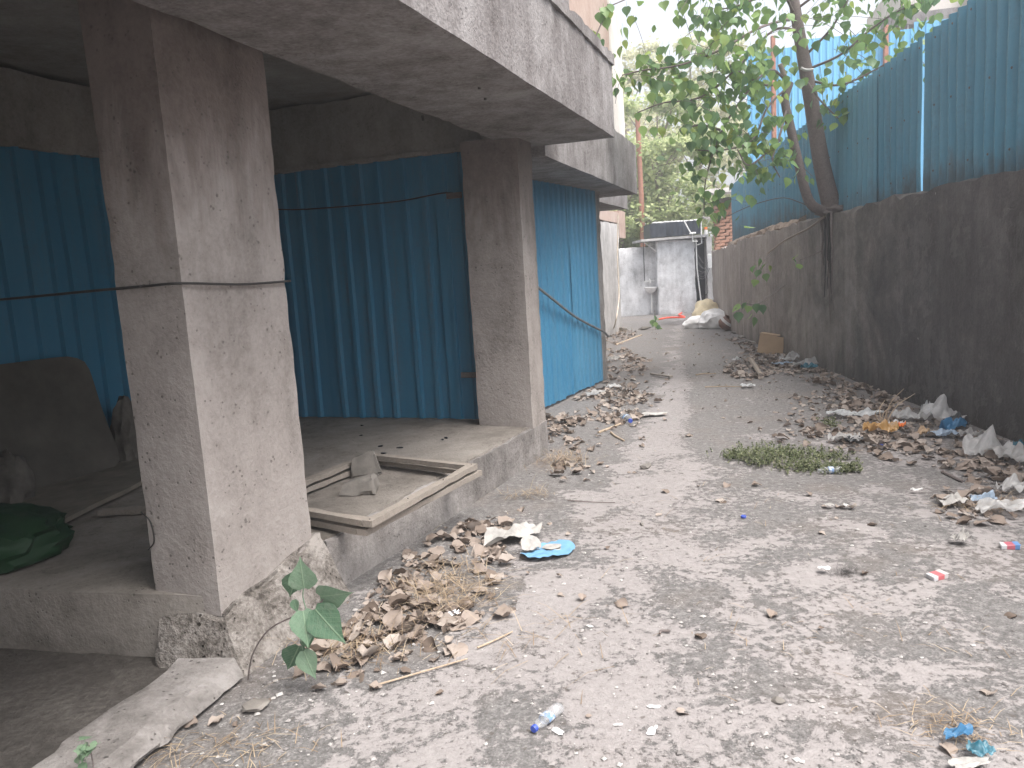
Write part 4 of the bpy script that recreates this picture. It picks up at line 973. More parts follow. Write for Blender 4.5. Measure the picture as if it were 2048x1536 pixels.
def rockm(name, c, d, rz, seed, mat, label, cat='rock', cut=.35):
    bm = bmesh.new(); bmesh.ops.create_icosphere(bm, subdivisions=4, radius=1); r = random.Random(seed)
    pl_ = [(Vector((r.gauss(0, 1), r.gauss(0, 1), r.gauss(0, 1))).normalized(), r.uniform(.42, .62)) for _ in range(10)] + [(Vector((0, 0, -1)), .6), (Vector((0, 0, 1)), .72)]
    for v in bm.verts:
        p = v.co*1.05
        for n, k in pl_:
            h = p.dot(n)-k
            if h > 0: p -= n*h
        p += mn.noise_vector(p*3+Vector((seed, 0, 0)))*.02 + mn.noise_vector(p*9)*.012
        v.co = Vector((p.x*d[0], p.y*d[1], p.z*d[2]))
    zmin = min(v.co.z for v in bm.verts)
    for v in bm.verts: v.co.z -= zmin
    me = bpy.data.meshes.new(name); bm.to_mesh(me); bm.free(); me.shade_smooth(); me.set_sharp_from_angle(angle=R(18))
    o = mk(name, me, mat, None, c); o.rotation_euler.z = rz; return tag(o, label, cat)
c = flat(722, 985, .278)
ck = hexa('concrete_chunk', [(c.x-.12, c.y-.06), (c.x+.10, c.y-.08), (c.x+.115, c.y+.06), (c.x-.09, c.y+.07)], .276, [.335, .39, .385, .34], M['rock'], None, .02, .006, .014,
     t=[(c.x-.095, c.y-.03), (c.x+.085, c.y-.05), (c.x+.095, c.y+.05), (c.x-.07, c.y+.055)], top=.012, seed=4); tag(ck, 'angular broken concrete chunk lying flat inside the wooden frame, the nearer one', 'rock')
c = flat(728, 962, .278)+Vector((0, .07, 0))
ck = hexa('concrete_chunk', [(c.x-.10, c.y-.0), (c.x+.10, c.y+.01), (c.x+.095, c.y+.10), (c.x-.095, c.y+.09)], .276, [.40, .435, .42, .40], M['rock'], None, .02, .007, .03,
     t=[(c.x-.075, c.y+.03), (c.x+.06, c.y+.04), (c.x+.055, c.y+.10), (c.x-.07, c.y+.10)], top=.014, seed=9); tag(ck, 'broken concrete chunk leaning behind another inside the wooden frame, the farther one', 'rock')
r = random.Random(2)
for i, (x, y) in enumerate(((760, 893), (768, 908), (800, 896), (722, 872), (724, 852), (885, 880), (893, 876))):
    rockm('droppings', flat(x, y, .277), (.025, .014, .008), r.uniform(0, 3), i+20, M['black'], 'small dark lump of droppings on the platform floor', 'droppings')['group'] = 'dark lumps on the platform'
# dark board leaning on the back sheets, plywood sheet, sacks, green sheet
def slab_quad(name, P, th, mat, label, cat, round_=0.):
    a, b, c, d = [Vector(p) for p in P]; n = (b-a).cross(d-a).normalized()*th; N = 14; V = []; F = []
    for s in (0, 1):
        for j in range(N+1):
            for i in range(N+1):
                u, v = i/N, j/N
                if round_:
                    for _ in (0,):
                        du, dv = max(0, abs(u-.5)-.5+round_)/round_, max(0, abs(v-.5)-.5+round_)/round_
                        if du > 0 and dv > 0:
                            l = max(math.hypot(du, dv), 1e-6); m = max(du, dv); k = m/l
                            u = .5+math.copysign(.5-round_+du*k*round_, u-.5); v = .5+math.copysign(.5-round_+dv*k*round_, v-.5)
                p = (a*(1-u)+b*u)*(1-v)+(d*(1-u)+c*u)*v + mn.noise_vector(Vector((u*3, v*3, 1)))*.006
                V.append(p+n*s)
    o = (N+1)**2
    for j in range(N):
        for i in range(N):
            q = j*(N+1)+i; F.append((q, q+N+1, q+N+2, q+1)); F.append((o+q, o+q+1, o+q+N+2, o+q+N+1))
    ring = [i for i in range(N+1)]+[j*(N+1)+N for j in range(1, N+1)]+[N*(N+1)+i for i in range(N-1, -1, -1)]+[j*(N+1) for j in range(N-1, 0, -1)]
    for x, y in zip(ring, ring[1:]+ring[:1]): F.append((x, y, o+y, o+x))
    return tag(mk(name, mesh(name, V, F, 40), mat), label, cat)
b0, b1 = Vector((-2.72, 5.36, .30)), Vector((-3.42, 3.95, .30)); up_ = Vector((-.22, .09, .80))
slab_quad('leaning_board', [b0, b1, b1+up_, b0+up_], .03, M['board'], 'dark board with rounded corners leaning on the blue sheets in the dim bay', 'board', .12)
pq = [flat(118, 1052, .30), flat(305, 960, .30), flat(300, 915, .30), flat(-60, 1010, .30)]
slab_quad('plywood_sheet', [p for p in pq], .025, M['ply'], 'dusty sheet of plywood lying on the platform below the leaning board', 'plywood')
rail(flat(200, 1030, .283), flat(318, 1024, .283), .06, .03, .283, 'timber_batten', None, M['wood'], 61)
tag(bpy.data.objects['timber_batten'], 'short pale timber batten on the platform left of the nearest column', 'batten')
def blob(name, c, d, mat, label, cat, seed=0, rz=0., crumple=.35, sub=4, group=None, lift=0.):
    bm = bmesh.new(); bmesh.ops.create_icosphere(bm, subdivisions=sub, radius=1)
    for v in bm.verts:
        p = v.co.copy(); s = Vector((seed*1.7, seed, 0))
        k = 1 - crumple*.9*abs(mn.noise(p*1.2+s)) - crumple*.45*abs(mn.noise(p*2.6+s)) - crumple*.15*abs(mn.noise(p*6+s)) + crumple*.3
        q = p*k; v.co = Vector((q.x*d[0], q.y*d[1], max(q.z, -.55)*d[2]))
    zmin = min(v.co.z for v in bm.verts)
    for v in bm.verts: v.co.z -= zmin
    me = bpy.data.meshes.new(name); bm.to_mesh(me); bm.free(); me.shade_smooth(); me.set_sharp_from_angle(angle=R(50))
    o = mk(name, me, mat, None, Vector(c)+Vector((0, 0, lift))); o.rotation_euler.z = rz; return tag(o, label, cat, group)
blob('sack', flat(28, 1012, .29), (.11, .12, .22), M['sackd'], 'crumpled pale sack leaning against the dark board at far left', 'sack', 3, 0, .5)
blob('sack', flat(262, 925, .29), (.10, .12, .30), M['sackd'], 'dirty upright sack between the dark board and the nearest column', 'sack', 6, 0, .45)
blob('green_sheet', flat(15, 1130, .278)+Vector((-.12, .1, 0)), (.32, .30, .15), M['green'], 'crumpled dark green plastic sheet on the platform at far left', 'plastic sheet', 4, .3, .6)

# ------------------------------------------------------------------ wires
def wire(name, pts, rad, mat, label, n=6):
    v, f = tube(smooth_path(pts, n), rad, 6); return tag(mk(name, mesh(name, v, f, 70), mat), label, 'wire')
zc = 1.50
wire('tie_wire', [(-4.2, 4.6, 1.55), (-2.6, 3.62, 1.50), (A4[0]-.01, A4[1]-.01, 1.515), ((A4[0]+A1[0])/2-.005, (A4[1]+A1[1])/2-.012, 1.518), (A1[0]+.002, A1[1]-.014, 1.52), ((A1[0]+A2[0])/2+.016, (A1[1]+A2[1])/2-.006, 1.503), (A2[0]+.012, A2[1], 1.505), (A2[0]-.06, A2[1]+.05, 1.505)], .0055, M['wire'], 'twisted dark wire tied round the nearest column at chest height', 8)
wire('tie_wire', [at(540, 418, 6.85), at(600, 419, 6.85), at(700, 412, 6.75), at(800, 402, 6.62), at(880, 387, 6.45), at(905, 386, 6.34)], .006, M['wire'], 'dark wire sagging across the blue partition to the second column')
wire('hanging_cable', [at(1070, 570, 7.9), at(1110, 602, 8.4), at(1150, 633, 9.0), at(1190, 655, 9.6), at(1207, 663, 9.85), at(1216, 672, 10.0)], .014, M['cable'], 'grey cable hanging across the bright blue sheets')
wire('hanging_cable', [at(1236, 430, 17.0), at(1235, 520, 16.9), at(1238, 590, 16.7), at(1232, 640, 15.9), gp(1224, 664)+Vector((0, 0, .02)), gp(1210, 668)+Vector((0, 0, .02))], .014, M['cabler'], 'pale cable running down the corner of the plastered wall')
wire('wall_wire', [at(1456, 432, 15.3), at(1500, 412, 13.), at(1560, 396, 11.), at(1600, 405, 10.2), at(1625, 418, 9.8)], .007, M['wire'], 'thin dark wire strung from the fig tree along the far fence')
wire('loop_wire', [Vector((A4[0]-.01, A4[1]-.015, .62)), Vector((A4[0]+.03, A4[1]-.03, .58)), Vector((A4[0]+.035, A4[1]-.03, .50)), Vector((A4[0]+.0, A4[1]-.015, .46))], .003, M['wire'], 'short loop of wire sticking from the edge of the nearest column')

# ------------------------------------------------------------------ litter objects on the ground
def sheet(name, px, py, sx, sy, h, mat, label, cat, seed=0, rz=0., group=None, n=28, lift=.022, freq=2.2, tuck=0.):
    V = []; F = []; s = Vector((seed*2.3, seed*1.1, 0))
    for j in range(n+1):
        for i in range(n+1):
            u, v = i/n*2-1, j/n*2-1
            k = max(abs(u), abs(v)); l = math.hypot(u, v); q = (k/l if l > 1e-6 else 1); a = math.atan2(v, u)
            rr = .86+.3*mn.noise((math.cos(a)*1.3+seed, math.sin(a)*1.3, seed)) + .07*mn.noise((math.cos(a)*3, math.sin(a)*3, seed))
            x, y = u*(.35+.65*q)*rr, v*(.35+.65*q)*rr
            p = Vector((x, y, 0))
            z = .75*h*(1.5*abs(mn.noise(p*freq*.55+s)) + .7*abs(mn.noise(p*freq*1.2+s)) + .12*abs(mn.noise(p*freq*2.6+s))) + tuck*h*max(0, .6-l)
            V.append((x*sx/2*1.2+.2*z, y*sy/2*1.2, z))
    F = [(j*(n+1)+i, j*(n+1)+i+1, (j+1)*(n+1)+i+1, (j+1)*(n+1)+i) for j in range(n) for i in range(n)]
    p = gp(px, py); o = mk(name, mesh(name, V, F, 40), mat, None, p+Vector((0, 0, lift))); o.rotation_euler.z = rz
    return tag(o, label, cat, group)
S = sheet
S('plastic_film', 1682, 834, .24, .20, .055, M['fwhite'], 'white crumpled plastic film left of the dry stalks by the wall', 'plastic', 1, .2, tuck=.6)
S('plastic_film', 1732, 835, .26, .18, .055, M['fwhite'], 'white plastic film directly behind the dry stalks by the wall', 'plastic', 2, -.3, tuck=.6)
S('plastic_film', 1815, 840, .22, .24, .08, M['fgrey'], 'grey plastic film right of the dry stalks by the wall', 'plastic', 3, .5, tuck=.8)
S('plastic_wrapper', 1790, 856, .16, .09, .05, M['paper'], 'shiny white snack wrapper at the foot of the dry stalks', 'wrapper', 4, .2)
S('plastic_wrapper', 1803, 859, .08, .05, .05, M['orange'], 'small orange wrapper scrap at the foot of the dry stalks', 'wrapper', 5, .9)
S('plastic_film', 1762, 870, .24, .14, .10, M['forange'], 'amber crumpled plastic bag in the leaf litter by the wall', 'plastic', 6, -.25, tuck=.8)
S('plastic_film', 1690, 884, .26, .16, .07, M['fgrey2'], 'grey torn plastic bag just beyond the weed patch', 'plastic', 7, .1, tuck=.5)
S('plastic_film', 1706, 887, .14, .07, .04, M['fblack'], 'black plastic scrap just beyond the weed patch', 'plastic', 8, .1)
S('plastic_bag', 1885, 846, 0.36, 0.29, 0.163, M['fgrey'], 'bulging grey plastic bag against the foot of the wall', 'plastic bag', 9, .3, n=34, tuck=1.3, freq=1.7)
S('plastic_film', 1855, 832, .16, .10, .12, M['fwhite'], 'white folded plastic sheet standing beside the bulging grey bag', 'plastic', 10, .8, tuck=1.)
S('plastic_bag', 1912, 856, 0.19, 0.15, 0.100, M['fblack'], 'small black plastic bag beside the bulging grey bag', 'plastic bag', 11, .3, n=34, tuck=1.3, freq=1.7)
S('plastic_film', 1905, 866, .22, .10, .10, M['fblue'], 'bright blue plastic bag at the foot of the wall', 'plastic', 12, .2, tuck=.8)
S('plastic_film', 1885, 876, .20, .17, .06, M['fpale'], 'pale translucent plastic film in front of the bright blue bag', 'plastic', 13, .4, tuck=.8)
S('plastic_film', 1845, 876, .10, .08, .07, M['card'], 'small crumpled peach paper in the leaf litter by the wall', 'paper', 14, .4, tuck=1.)
S('plastic_film', 1940, 880, .14, .13, .08, M['fgrey2'], 'grey crumpled film between the blue bag and the big grey bag', 'plastic', 15, .1, tuck=1.)
S('plastic_bag', 1975, 912, 0.32, 0.23, 0.150, M['fgrey'], 'large pale grey plastic bag near the right edge by the wall', 'plastic bag', 16, .3, n=34, tuck=1.3, freq=1.7)
S('plastic_bag', 2030, 925, 0.27, 0.25, 0.112, M['fgrey2'], 'dirty grey plastic bag at the right edge of the litter', 'plastic bag', 17, .3, n=34, tuck=1.3, freq=1.7)
S('plastic_film', 2040, 905, .10, .08, .08, M['fteal'], 'teal plastic scrap at the right edge by the wall', 'plastic', 18, .2, tuck=1.)
S('plastic_film', 1905, 1016, .17, .10, .045, M['paperg'], 'crumpled dirty white paper at the near end of the litter', 'paper', 19, .3, tuck=.6)
S('plastic_film', 2010, 1030, .30, .13, .07, M['fgrey'], 'grey plastic film at the near end of the litter by the right edge', 'plastic', 20, -.1, tuck=.6)
S('plastic_film', 1965, 1010, .16, .08, .05, M['fpale'], 'pale bluish film between paper and grey film in the near litter', 'plastic', 21, .2, tuck=.6)
S('plastic_film', 2030, 985, .22, .14, .07, M['fgrey'], 'grey film half buried in the leaves at the right edge', 'plastic', 22, .4, tuck=.6)
S('plastic_bag', 1578, 724, 0.25, 0.21, 0.138, M['fgrey2'], 'dirty grey plastic bag right of the cardboard box', 'plastic bag', 23, .3, n=34, tuck=1.3, freq=1.7)
S('plastic_bag', 1609, 735, 0.32, 0.25, 0.112, M['fgrey2'], 'flattened grey plastic bag further right of the cardboard box', 'plastic bag', 24, .3, n=34, tuck=1.3, freq=1.7)
S('plastic_film', 1560, 732, .32, .12, .05, M['fpale'], 'pale blue plastic film in front of the cardboard box', 'plastic', 25, .1, tuck=.4)
S('plastic_film', 1618, 740, .2, .12, .08, M['fteal'], 'teal plastic bag in front of the flattened grey bag', 'plastic', 26, .1, tuck=.6)
S('plastic_film', 1496, 777, .16, .12, .03, M['fwhite'], 'white plastic scrap lying on bare ground before the cardboard box', 'plastic', 27, .1)
S('plastic_film', 1470, 722, .1, .08, .05, M['fwhite'], 'small white scrap at the left end of the leaf heap by the box', 'plastic', 28, .1)
S('plastic_film', 1228, 780, .18, .14, .05, M['fgrey'], 'grey plastic film among leaves below the bright blue sheets', 'plastic', 29, .1, tuck=.6)
S('plastic_film', 1190, 792, .30, .14, .04, M['fgrey2'], 'long dirty plastic film at the foot of the bright blue sheets', 'plastic', 30, .9, tuck=.4)
S('plastic_film', 1226, 722, .16, .10, .07, M['fgrey2'], 'grey plastic bag beyond the end of the bright blue sheets', 'plastic', 31, .2, tuck=.6)
S('plastic_film', 1300, 832, .34, .10, .025, M['paperg'], 'long torn pale paper beyond the clear bottle on the alley floor', 'paper', 32, .1)
S('paper_scrap', 1658, 1020, .055, .045, .012, M['paperg'], 'pale round paper scrap on bare ground right of the weed patch', 'paper', 33, .1)
S('paper_scrap', 1690, 1021, .04, .03, .012, M['paper'], 'tiny white paper scrap on bare ground right of the round scrap', 'paper', 34, .1)
S('paper_scrap', 1832, 988, .07, .03, .012, M['paper'], 'white paper scrap on bare ground near the leaf litter', 'paper', 35, -.1)
S('paper_scrap', 1922, 1092, .08, .06, .05, M['paperg'], 'crumpled grey paper lump left of the blue cigarette packet', 'paper', 36, -.1, tuck=1.)
S('paper_scrap', 1648, 1150, .05, .04, .014, M['paper'], 'small white paper scrap beside the dark hair tuft', 'paper', 37, -.1)
S('plastic_wrapper', 1915, 1482, .095, .035, .03, M['fblue'], 'bright blue twisted wrapper at bottom right', 'wrapper', 38, .25, tuck=.8)
S('plastic_wrapper', 1958, 1512, .075, .06, .025, M['fteal'], 'teal plastic scrap at bottom right corner', 'wrapper', 39, .4, tuck=.4)
S('paper_scrap', 1935, 1538, .12, .05, .012, M['paperg'], 'pale grey paper at the bottom edge of the picture', 'paper', 40, .1)
S('foil_wrapper', 908, 1238, .06, .035, .02, M['foil'], 'shiny silver foil scrap in the leaves by the platform', 'wrapper', 41, .4, tuck=.5)
# white rag and the torn blue and white packaging
S('rag', 1024, 1084, .34, .14, .09, M['paperg'], 'crumpled grayish white rag on the dry leaves beside the torn blue packaging', 'rag', 42, .60, n=40, tuck=.9, freq=1.3)
def print_mat():
    t = NT('torn_blue_print'); o = t.obj(); s = t.sep(o)
    wv = t.noise(o, 9, 5, .6)
    dx = t.math('SUBTRACT', s[0], .035); dy = s[1]
    d = t.math('ADD', t.math('SQRT', t.math('ADD', t.math('MULTIPLY', dx, dx), t.math('MULTIPLY', t.math('MULTIPLY', dy, 1.2), dy))), t.math('MULTIPLY', t.math('SUBTRACT', wv, .5), .04))
    blue = t.ramp(t.math('MULTIPLY', d, 8.), [(.30, 0.), (.36, 1.)])
    left = t.ramp(t.math('ADD', t.math('MULTIPLY', s[0], 6.), t.math('MULTIPLY', wv, .6)), [(-.0, 0.), (.12, 1.)])
    up2 = t.ramp(t.math('ADD', t.math('MULTIPLY', s[1], -9.), t.math('MULTIPLY', wv, .9)), [(.1, 0.), (.35, 1.)])
    m = t.math('MULTIPLY', blue, t.math('MAXIMUM', left, up2))
    c = t.mix(m, (.42, .405, .39), (.15, .31, .47)); return t.done(c, .5, t.bump(wv, .2, .004), .3)
pp_ = gp(1096, 1108); pk_ = thing('torn_packaging', 'torn oval piece of blue and white packaging lying beside the rag', 'packaging', pp_)
def oval(rx, ry, z0, zf, seed, n=40, rings=9, cut=0.):
    V = [Vector((0, 0, z0+zf(0, 0)))]; F = []
    for k in range(1, rings+1):
        for i in range(n):
            a = 2*math.pi*i/n; q = k/rings*(1+.05*mn.noise((math.cos(a)*2, math.sin(a)*2, seed))); x, y = rx*q*math.cos(a), ry*q*math.sin(a)
            V.append(Vector((x, y, z0+zf(x, y))))
    for i in range(n): F.append((0, 1+i, 1+(i+1) % n))
    for k in range(rings-1):
        for i in range(n): a = 1+k*n; F.append((a+i, a+n+i, a+n+(i+1) % n, a+(i+1) % n))
    return V, F
warp = lambda x, y: .016*mn.noise((x*9, y*9, 2)) + .10*max(0, abs(x)-.07)**1.2 + .02*abs(mn.noise((x*22, y*22, 5)))
PMx = Matrix.Translation(pp_+Vector((0, 0, .022))) @ Matrix.Rotation(.42, 4, 'Z')
def pput(name, vf, mat):
    o = mk(name, mesh(name, vf[0], vf[1], 50), mat, None); o.parent = pk_; o.matrix_parent_inverse = Matrix.Translation(-Vector(pk_.location)); o.matrix_basis = PMx; return o
pput('printed_sheet', oval(.155, .105, 0, warp, 3), print_mat())
pput('inner_disc', ([v+Vector((.03, .012, .012)) for v in oval(.055, .042, 0, lambda x, y: .006*mn.noise((x*20, y*20, 1)), 6, 28, 5)[0]], oval(.055, .042, 0, lambda x, y: 0, 6, 28, 5)[1]), M['paperg'])
pput('torn_flap', ([Vector((v.x*.8-.08, v.y*.7+.03, v.z+.02+max(0, v.y+.02)*.7)) for v in oval(.07, .06, 0, lambda x, y: .02*abs(mn.noise((x*24, y*24, 3))), 9, 30, 6)[0]], oval(.07, .06, 0, lambda x, y: 0, 9, 30, 6)[1]), M['paperg'])
for i, (x, y, w_) in enumerate(((1308, 1416, .045), (1303, 1467, .05), (1116, 1466, .05), (1236, 1452, .03), (1312, 1458, .02), (1180, 1256, .03))):
    S('bird_dropping', x, y, w_, w_*.5, .004, M['paper'], 'flat white bird dropping splashed on the pale foreground', 'bird dropping', 70+i, i*1.1, 'bird droppings in the foreground', n=12, lift=.002)
# bottles
def bottle(c, head, L, label, capm, labm, seed, crush=.0):
    r0 = L*.155; root = thing('plastic_bottle', label, 'bottle', c)
    prof = [(0, 0), (r0*.7, 0), (r0*.95, .03*L), (r0, .10*L), (r0*.93, .16*L), (r0, .22*L), (r0*.94, .30*L), (r0, .34*L), (r0, .62*L), (r0*.93, .66*L), (r0, .72*L), (r0*.8, .80*L), (r0*.42, .90*L), (r0*.40, .95*L), (0, .95*L)]
    Mx = Matrix.Translation(Vector(c)+Vector((0, 0, r0*(1-crush*.5)))) @ Matrix.Rotation(head, 4, 'Z') @ Matrix.Rotation(R(90), 4, 'Y') @ Matrix.Translation((0, 0, -L/2))
    def place(pr, seg=18, cr=crush):
        v, f = lathe(pr, seg); out = []
        for p in v:
            k = 1-cr*.8*abs(mn.noise(p*18+Vector((seed, 0, 0)))) if cr else 1
            q = Vector((p.x*k*(1-cr*.4), p.y*k, p.z)); out.append(Mx @ q)
        return out, f
    v, f = place(prof); mk('bottle_body', mesh('bottle_body', v, f, 60), M['fclear'], root)
    v, f = place([(r0*1.02, .40*L), (r0*1.03, .41*L), (r0*1.03, .58*L), (r0*1.02, .60*L)]); mk('bottle_label', mesh('bottle_label', v, f[:-2], 60), labm, root)
    v, f = place([(0, .92*L), (r0*.50, .92*L), (r0*.50, 1.0*L), (r0*.46, 1.01*L), (0, 1.01*L)], 14, 0); mk('cap', mesh('cap', v, f, 40), capm, root)
def blabel():
    t = NT('blue_white_label'); n = t.noise(t.pos(), 42, 3, .6); return t.done(t.ramp(n, [(.42, (.60, .62, .64)), (.54, (.16, .26, .46))]), .4, None, .4)
M['lab'] = blabel()
a, b = gp(1068, 1470), gp(1120, 1425); d = a-b
bottle((a+b)/2, math.atan2(d.y, d.x), d.length*1.02, 'crushed clear plastic bottle with blue cap in the foreground', M['cap'], M['lab'], 3, .6)
a, b = gp(1686, 944), gp(1636, 946); d = b-a
bottle((a+b)/2, math.atan2(d.y, d.x), d.length, 'clear plastic bottle with blue and white label lying beside the weed patch', M['fclear'], M['lab'], 5, .1)
a, b = gp(1263, 850), gp(1246, 838); d = a-b
bottle((a+b)/2, math.atan2(d.y, d.x), d.length*.85, 'small clear bottle with blue cap lying across the bamboo stick', M['cap'], M['lab'], 7, .2)
v, f = lathe([(0, 0), (.015, 0), (.0155, .004), (.0155, .011), (.013, .013), (0, .013)], 16)
tag(mk('bottle_cap', mesh('bottle_cap', v, f, 40), M['cap'], None, gp(1487, 1036)+Vector((0, 0, .003))), 'lone blue bottle cap on the bare alley floor', 'bottle cap')
tag(mk('bottle_cap', bpy.data.meshes['bottle_cap'], None, None, gp(1762, 893)+Vector((0, 0, .003))), 'dark blue bottle cap at the edge of the litter below the amber bag', 'bottle cap')
# packets
def packet(px, py, rz, c1, c2, label, seed):
    t = NT('packet_print'); o = t.obj(); s = t.sep(o)
    k = t.ramp(t.math('MULTIPLY_ADD', s[0], 9., .5), [(.30, 0.), (.34, 1.)], 'LINEAR'); k2 = t.ramp(t.math('MULTIPLY_ADD', s[0], 9., .5), [(.62, 0.), (.66, 1.)])
    c = t.mix(k, (.55, .55, .56), c1); c = t.mix(k2, c, c2); t.done(c, .4, None, .4)
    v, f = box((0, 0, .0115), (.082, .054, .022), 0, .002); v = [Vector((p.x+.006*p.y/.05, p.y, p.z*(1+.25*p.x/.08))) for p in v]
    o = mk('cigarette_packet', mesh('cigarette_packet', v, f), t.m, None, gp(px, py)); o.rotation_euler = (0, 0, rz); tag(o, label, 'packet')
    v, f = box((.030, 0, .0236), (.022, .055, .0015), 0); mk('flap', mesh('flap', v, f), t.m, o)
packet(1874, 1158, .3, (.50, .13, .14), (.50, .47, .46), 'small red and white cigarette packet on the alley floor', 1)
packet(2019, 1097, -.25, (.42, .12, .15), (.12, .24, .46), 'small blue and red cigarette packet near the right edge', 2)
# sticks
def stick(a, b, r0, mat, label, name='stick', za=.01, zb=.01, bend=.01, cat='stick'):
    A = gp(*a); B = gp(*b); A.z += za; B.z += zb; r = random.Random(int(a[0])); mid = (A+B)/2+Vector((r.gauss(0, bend), r.gauss(0, bend), 0))
    v, f = tube(smooth_path([A, mid, B], 5), [r0*(1-.25*i/10) for i in range(11)], 7); return tag(mk(name, mesh(name, v, f, 50), mat), label, cat)
stick((1197, 868), (1248, 846), .012, M['stick'], 'pale broken bamboo stick under the small clear bottle')
stick((1222, 868), (1248, 884), .010, M['stick'], 'short pale stick just below the small clear bottle')
stick((1232, 690), (1283, 671), .018, M['stick'], 'long pale bamboo stick near the plastered wall corner')
stick((1502, 728), (1521, 755), .035, M['bark2'], 'thick grey branch piece beside the leaf heap by the box', za=.06, zb=.035)
stick((1392, 752), (1432, 749), .008, M['stick'], 'thin pale stick lying across the light lane', bend=.03)
stick((1410, 777), (1485, 776), .006, M['stick'], 'thin twig pointing at the white scrap before the box', bend=.03)
stick((1885, 945), (1925, 965), .012, M['barkl'], 'dark stick lying at the near edge of the leaf litter')
stick((740, 1380), (935, 1322), .004, M['stick'], 'long thin straw stalk lying in front of the leaf pile', bend=.02)
stick((955, 1300), (1025, 1268), .004, M['stick'], 'short straw stalk at the right tip of the leaf pile', bend=.01)
stick((1135, 1000), (1230, 1004), .004, M['barkl'], 'thin brown twig on the pale ground beside the platform', bend=.03)
stick((1340, 1270), (1320, 1275), .006, M['barkl'], 'tiny dark twig on the pale foreground', bend=.01)
pk = rail(gp(1303, 752), gp(1343, 758), .05, .022, .02, 'wood_offcut', None, M['wood'], 5); tag(pk, 'small flat grey wood offcut on the alley floor', 'wood offcut')
# dry stalks by the wall
ds = thing('dry_stalks', 'dry tan leafless stalks sticking up from the litter by the wall', 'dry plant', gp(1762, 862)); p0 = gp(1762, 862)
for i, q in enumerate(((1808, 777), (1830, 787), (1770, 800), (1782, 815), (1755, 820), (1800, 800))):
    e = at(q[0], q[1], p0.y+.1*math.sin(i)); v, f = tube(smooth_path([p0+Vector((.01*i, 0, 0)), (p0*.45+e*.55)+Vector((-.03, 0, .03)), e], 5), [.006*(1-.7*k/10) for k in range(11)], 5); mk('stalk', mesh('stalk', v, f, 60), M['stick'], ds)
ht = random.Random(4); hm = []
for i in range(300):
    p = flat(1690+ht.gauss(0, 16), 1150+ht.gauss(0, 4)); hm.append((0, Matrix.Translation(p+Vector((0, 0, .006+.015*ht.random()))) @ Matrix.Rotation(ht.uniform(0, 6.28), 4, 'Z') @ Matrix.Rotation(ht.gauss(0, .4), 4, 'X') @ Matrix.Diagonal((.25, .06, .06, 1))))
o = mk('hair_tuft', scatter_mesh('hair_tuft', bsh, hm), M['wire']); tag(o, 'small dark tuft of hair or fibre on the pale ground', 'tuft')
# stones
for i, (x, y, s, lab) in enumerate(((1120, 770, .10, 'grey broken brick at the foot of the bright blue sheets'), (505, 1420, .07, 'flat pale stone on the ground beside the broken kerb'), (1283, 1047, .03, 'small dark stone on the pale foreground near the bottle'), (1555, 1408, .03, 'small dark stone on the foreground at right'), (1288, 660, .16, 'dark broken brick left of the small seedling'), (1245, 662, .2, 'flat brown rubble at the plastered wall corner'), (1290, 935, .07, 'flat curved shard on the pale ground near the weeds'), (1485, 676, .12, 'pale stone at the wall foot between sack and box'), (1500, 686, .12, 'rounded grey stone at the wall foot beside the box'), (1470, 668, .10, 'small stone at the wall foot beside the brown pot'))):
    rockm('stone', gp(x, y), (s, s*.7, s*.35), i*.7, i+60, M['rock'], lab, 'stone')
# cardboard box, open and tipped
cb = thing('cardboard_box', 'tan cardboard box with torn open top at the foot of the wall', 'box', gp(1545, 708))
cM = Matrix.Translation(gp(1545, 708)+Vector((.02, .12, .0))) @ Matrix.Rotation(R(-28), 4, 'Z') @ Matrix.Rotation(R(10), 4, 'Y')
W_, D_2, H_ = .36, .30, .28
for nm, c, d in (('front_panel', (0, -D_2/2, H_/2), (W_, .006, H_)), ('back_panel', (0, D_2/2, H_/2), (W_, .006, H_)), ('side_panel', (-W_/2, 0, H_/2), (.006, D_2-.012, H_)), ('side_panel', (W_/2, 0, H_/2), (.006, D_2-.012, H_)), ('bottom_panel', (0, 0, .02), (W_-.012, D_2-.012, .006))):
    v, f = box(c, d); mk(nm, mesh(nm, [cM @ p for p in v], f), M['card'], cb)
for c, d, ry in (((-.05, -.05, H_+.004), (W_*.8, D_2*.62, .005), 0.), ((.12, .06, H_+.012), (W_*.4, D_2*.5, .005), .12)):
    V, F = lattice(8, 6, 1, lambda u, v, w_: (c[0]+(u-.5)*d[0], c[1]+(v-.5)*d[1], c[2]+w_*d[2]+ry*(u-.5)*.2), .006, .02, 0, 3)
    mk('flap', mesh('flap', [cM @ p for p in V], F, 40), M['card'], cb)
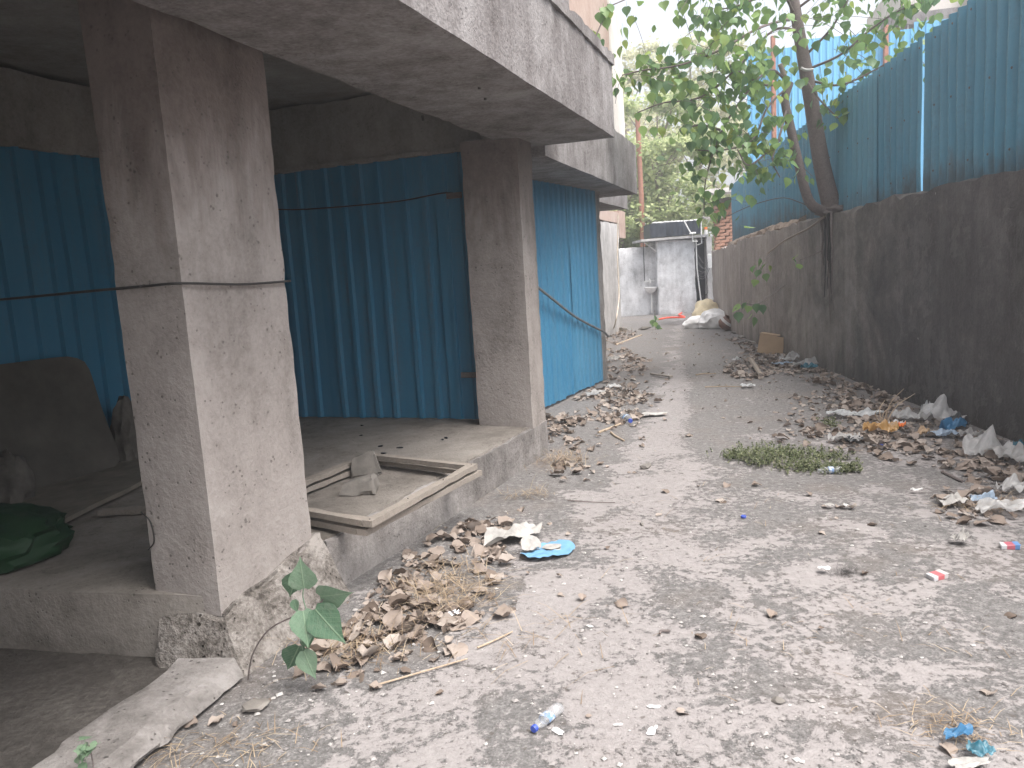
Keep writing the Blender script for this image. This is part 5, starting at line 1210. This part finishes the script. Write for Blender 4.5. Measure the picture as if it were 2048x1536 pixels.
# sacks and pot at the alley end
blob('sack', gp(1412, 650)+Vector((.1, .35, 0)), (.34, .30, .36), M['sacky'], 'yellowish stuffed sack standing behind the white sacks', 'sack', 31, .2, .3)
blob('sack', gp(1430, 656)+Vector((0, .1, 0)), (.36, .32, .26), M['sackw'], 'bulky white sack in front of the yellowish sack', 'sack', 32, .5, .4)
blob('sack', gp(1394, 656), (.30, .16, .17), M['sackw'], 'low white sack lying left of the bulky white sack', 'sack', 33, .1, .3)
v, f = lathe([(0, 0), (.10, 0), (.15, .06), (.155, .13), (.12, .20), (.11, .22), (.125, .24), (.10, .235), (.09, .2), (0, .19)], 20)
pm_ = Matrix.Rotation(R(35), 4, 'Y') @ Matrix.Rotation(R(20), 4, 'X'); v = [pm_ @ p for p in v]; zm = min(p.z for p in v); v = [p-Vector((0, 0, zm)) for p in v]
o = mk('pot', mesh('pot', v, f, 50), M['pot'], None, gp(1449, 663)+Vector((0, .12, 0))); tag(o, 'tipped brown pot with white rim beside the white sacks', 'pot')
v, f = lathe([(.05, .135), (.158, .135), (.158, .185), (.05, .185)], 20); v = [pm_ @ p-Vector((0, 0, zm)) for p in v]; mk('white_band', mesh('white_band', v, f, 50), M['paper'], o)
wire('red_hose', [gp(1316, 641)+Vector((0, 0, .02)), gp(1338, 637)+Vector((0, 0, .02)), gp(1369, 636)+Vector((0, 0, .02)), gp(1358, 632)+Vector((0, 0, .02)), gp(1364, 627)+Vector((0, 0, .02)), gp(1378, 624)+Vector((0, 0, .06)), (5.28, 21.5, .15)], .022, M['hose'], 'bright red hose curling on the ground before the washroom')['category'] = 'hose'

# ------------------------------------------------------------------ hazy air
v, f = box((0, 110, 7.), (620, 740, 17.))
hz = mk('haze', mesh('haze', v, f)); hm_ = bpy.data.materials.new('haze_air'); hm_.use_nodes = True; ht_ = hm_.node_tree
ht_.nodes.remove(ht_.nodes['Principled BSDF']); pv = ht_.nodes.new('ShaderNodeVolumePrincipled'); pv.inputs['Color'].default_value = (.95, .96, .98, 1); pv.inputs['Density'].default_value = .0065
pv.inputs['Anisotropy'].default_value = .3
ht_.links.new(pv.outputs[0], ht_.nodes['Material Output'].inputs['Volume']); hz.data.materials.append(hm_)
tag(hz, 'thin bright haze filling the alley air', 'haze', kind='stuff')
